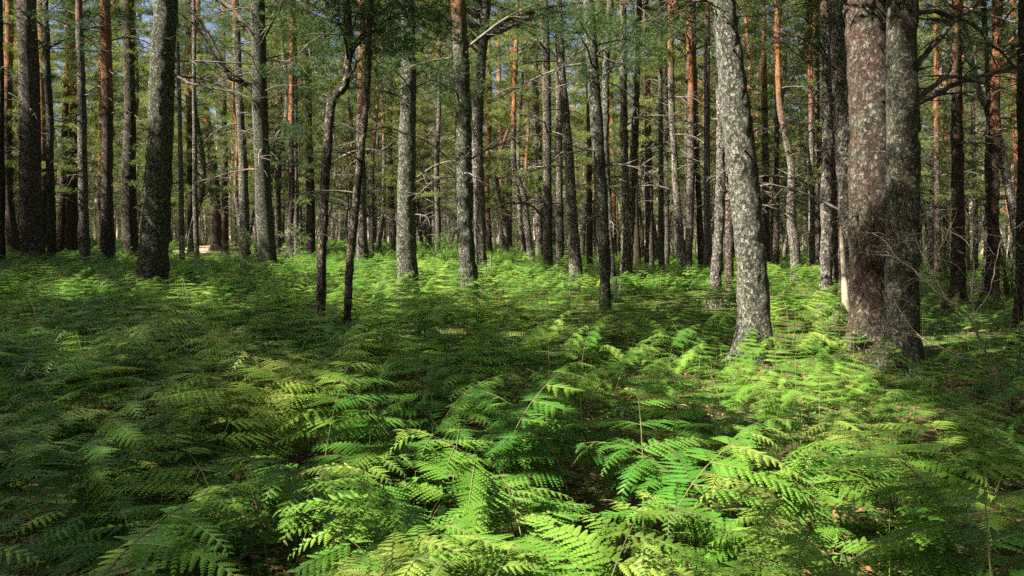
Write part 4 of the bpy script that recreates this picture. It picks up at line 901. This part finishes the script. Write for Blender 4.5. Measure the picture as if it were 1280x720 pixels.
# bare pale shrub in front of the joined pair
def shrub():
    Yb = 6.6; root = thing('bare_shrub', PX(1256, 0, Yb) * 0 + Vector(((1256 - 640) * Yb / F, Yb, gz((1256 - 640) * Yb / F, Yb))), 'bare shrub with pale tangled twigs reaching across the joined pair', 'shrub')
    loc = np.array(root.location)
    main = [(1262, 520, 5), (1245, 470, 4.5), (1228, 430, 4), (1215, 400, 3.6), (1185, 375, 3.2), (1150, 345, 2.8), (1120, 322, 2.4), (1090, 318, 2), (1060, 312, 1.4)]
    subs = [[(1215, 400, 3), (1216, 350, 2.6), (1213, 310, 2), (1190, 290, 1.6), (1172, 282, 1)], [(1185, 375, 2.4), (1165, 340, 2), (1150, 310, 1.6), (1140, 285, 1)],
            [(1150, 345, 2), (1175, 310, 1.6), (1190, 280, 1.2), (1196, 262, .8)], [(1245, 470, 3), (1190, 440, 2), (1150, 420, 1.6), (1120, 380, 1.3), (1100, 345, 1)],
            [(1215, 400, 2.4), (1238, 360, 2), (1246, 320, 1.4), (1258, 290, 1)], [(1120, 322, 1.8), (1105, 300, 1.4), (1082, 290, 1)], [(1120, 380, 1.3), (1085, 392, 1), (1062, 410, .7)],
            [(1150, 420, 1.4), (1115, 412, 1), (1090, 416, .7)], [(1262, 520, 4), (1275, 440, 3), (1272, 380, 2), (1262, 330, 1.2)]]
    for q, br in enumerate([main] + subs):
        mb = MB(); P = np.array([np.array(PX(a, b, Yb + .25 * math.sin(a * .03) )) - loc for a, b, w_ in br]); r = np.array([w_ for a, b, w_ in br]) * Yb / F / 2 * .72
        if br[0][0] == 1262: P = np.vstack([[0, 0, -.03], P]); r = np.concatenate([[r[0]], r])
        Q = spline(np.hstack([P, r[:, None]]), .06); Q[1:-1, :3] += NR.normal(0, .006, Q[1:-1, :3].shape); tube(mb, Q[:, :3], np.maximum(.0015, Q[:, 3]), 5)
        for k in range(16 if q == 0 else 9):
            s = R.randrange(len(Q) // (2 if q == 0 else 4), len(Q)); dead_branch(mb, Q[s, :3], R.uniform(0, 6.28), R.uniform(.12, .45), max(.002, Q[s, 3] * .5), R.random(), twigs=4, n=4, droop=R.choice((-.6, .5, 1)))
        o = link('branch', mb.mesh('branch', M['dark_wood' if q in (9,) else 'pale_twig'], True), root)
shrub()
def stick(pts, Y, label, mat, name='fallen_branch', dy=0.0, tw=3, cat='branch'):
    P = [PX(a, b, Y + dy * k / (len(pts) - 1)) for k, (a, b, w_) in enumerate(pts)]; loc = P[0]; P = np.array([np.array(p - loc) for p in P]); r = np.array([w_ for a, b, w_ in pts]) * Y / F / 2
    Q = spline(np.hstack([P, r[:, None]]), .1); mb = MB(); tube(mb, Q[:, :3], np.maximum(.002, Q[:, 3]), 7, rough=.004)
    for k in range(tw): s = R.randrange(2, len(Q)); dead_branch(mb, Q[s, :3], R.uniform(0, 6.28), R.uniform(.1, .35), Q[s, 3] * .4, R.random(), twigs=2, n=4)
    tag(link(name, mb.mesh(name, M[mat], True), None, loc), label, cat)
stick([(520, 425, 3), (530, 404, 3), (545, 387, 2.6), (558, 375, 2), (572, 366, 1.6)], 10.0, 'dark fallen stick leaning up to the tall lichen green pine', 'dark_wood')
stick([(1058, 400, 14), (1057, 380, 10), (1055, 340, 7), (1052, 300, 5), (1050, 258, 1)], 12.5, 'pale pointed broken stem standing before the knotty trunk', 'pale_twig', 'broken_stem', cat='stump', tw=0)
stick([(614, 345, 2.4), (614, 332, 2.4), (613, 318, 2.2)], 20, 'short pale post right of the pinkish brown pine', 'twig', 'wooden_post', cat='post', tw=0)
for k, (x, Y) in enumerate(((700, 3.6), (812, 2.9), (1240, 3.0), (310, 3.4))):
    stick([(x - 40, HZ + F * (EYE - gz((x - 680) * Y / F, Y) - .03) / Y, 4), (x, HZ + F * (EYE - .10) / Y, 4), (x + 45, HZ + F * (EYE - .10) / Y, 2)], Y,
          ('dry twig on the ground under the ferns at bottom middle', 'thin dry twig under the bright foreground ferns', 'dry twig at the bottom right corner', 'dark twig under the ferns at bottom left')[k], 'twig', dy=.4)
print('objects', len(sc.objects), 'cands', len(cand), 'shade', len(SHADE), 'clumps', sum(len(n['cl']) for n in near))
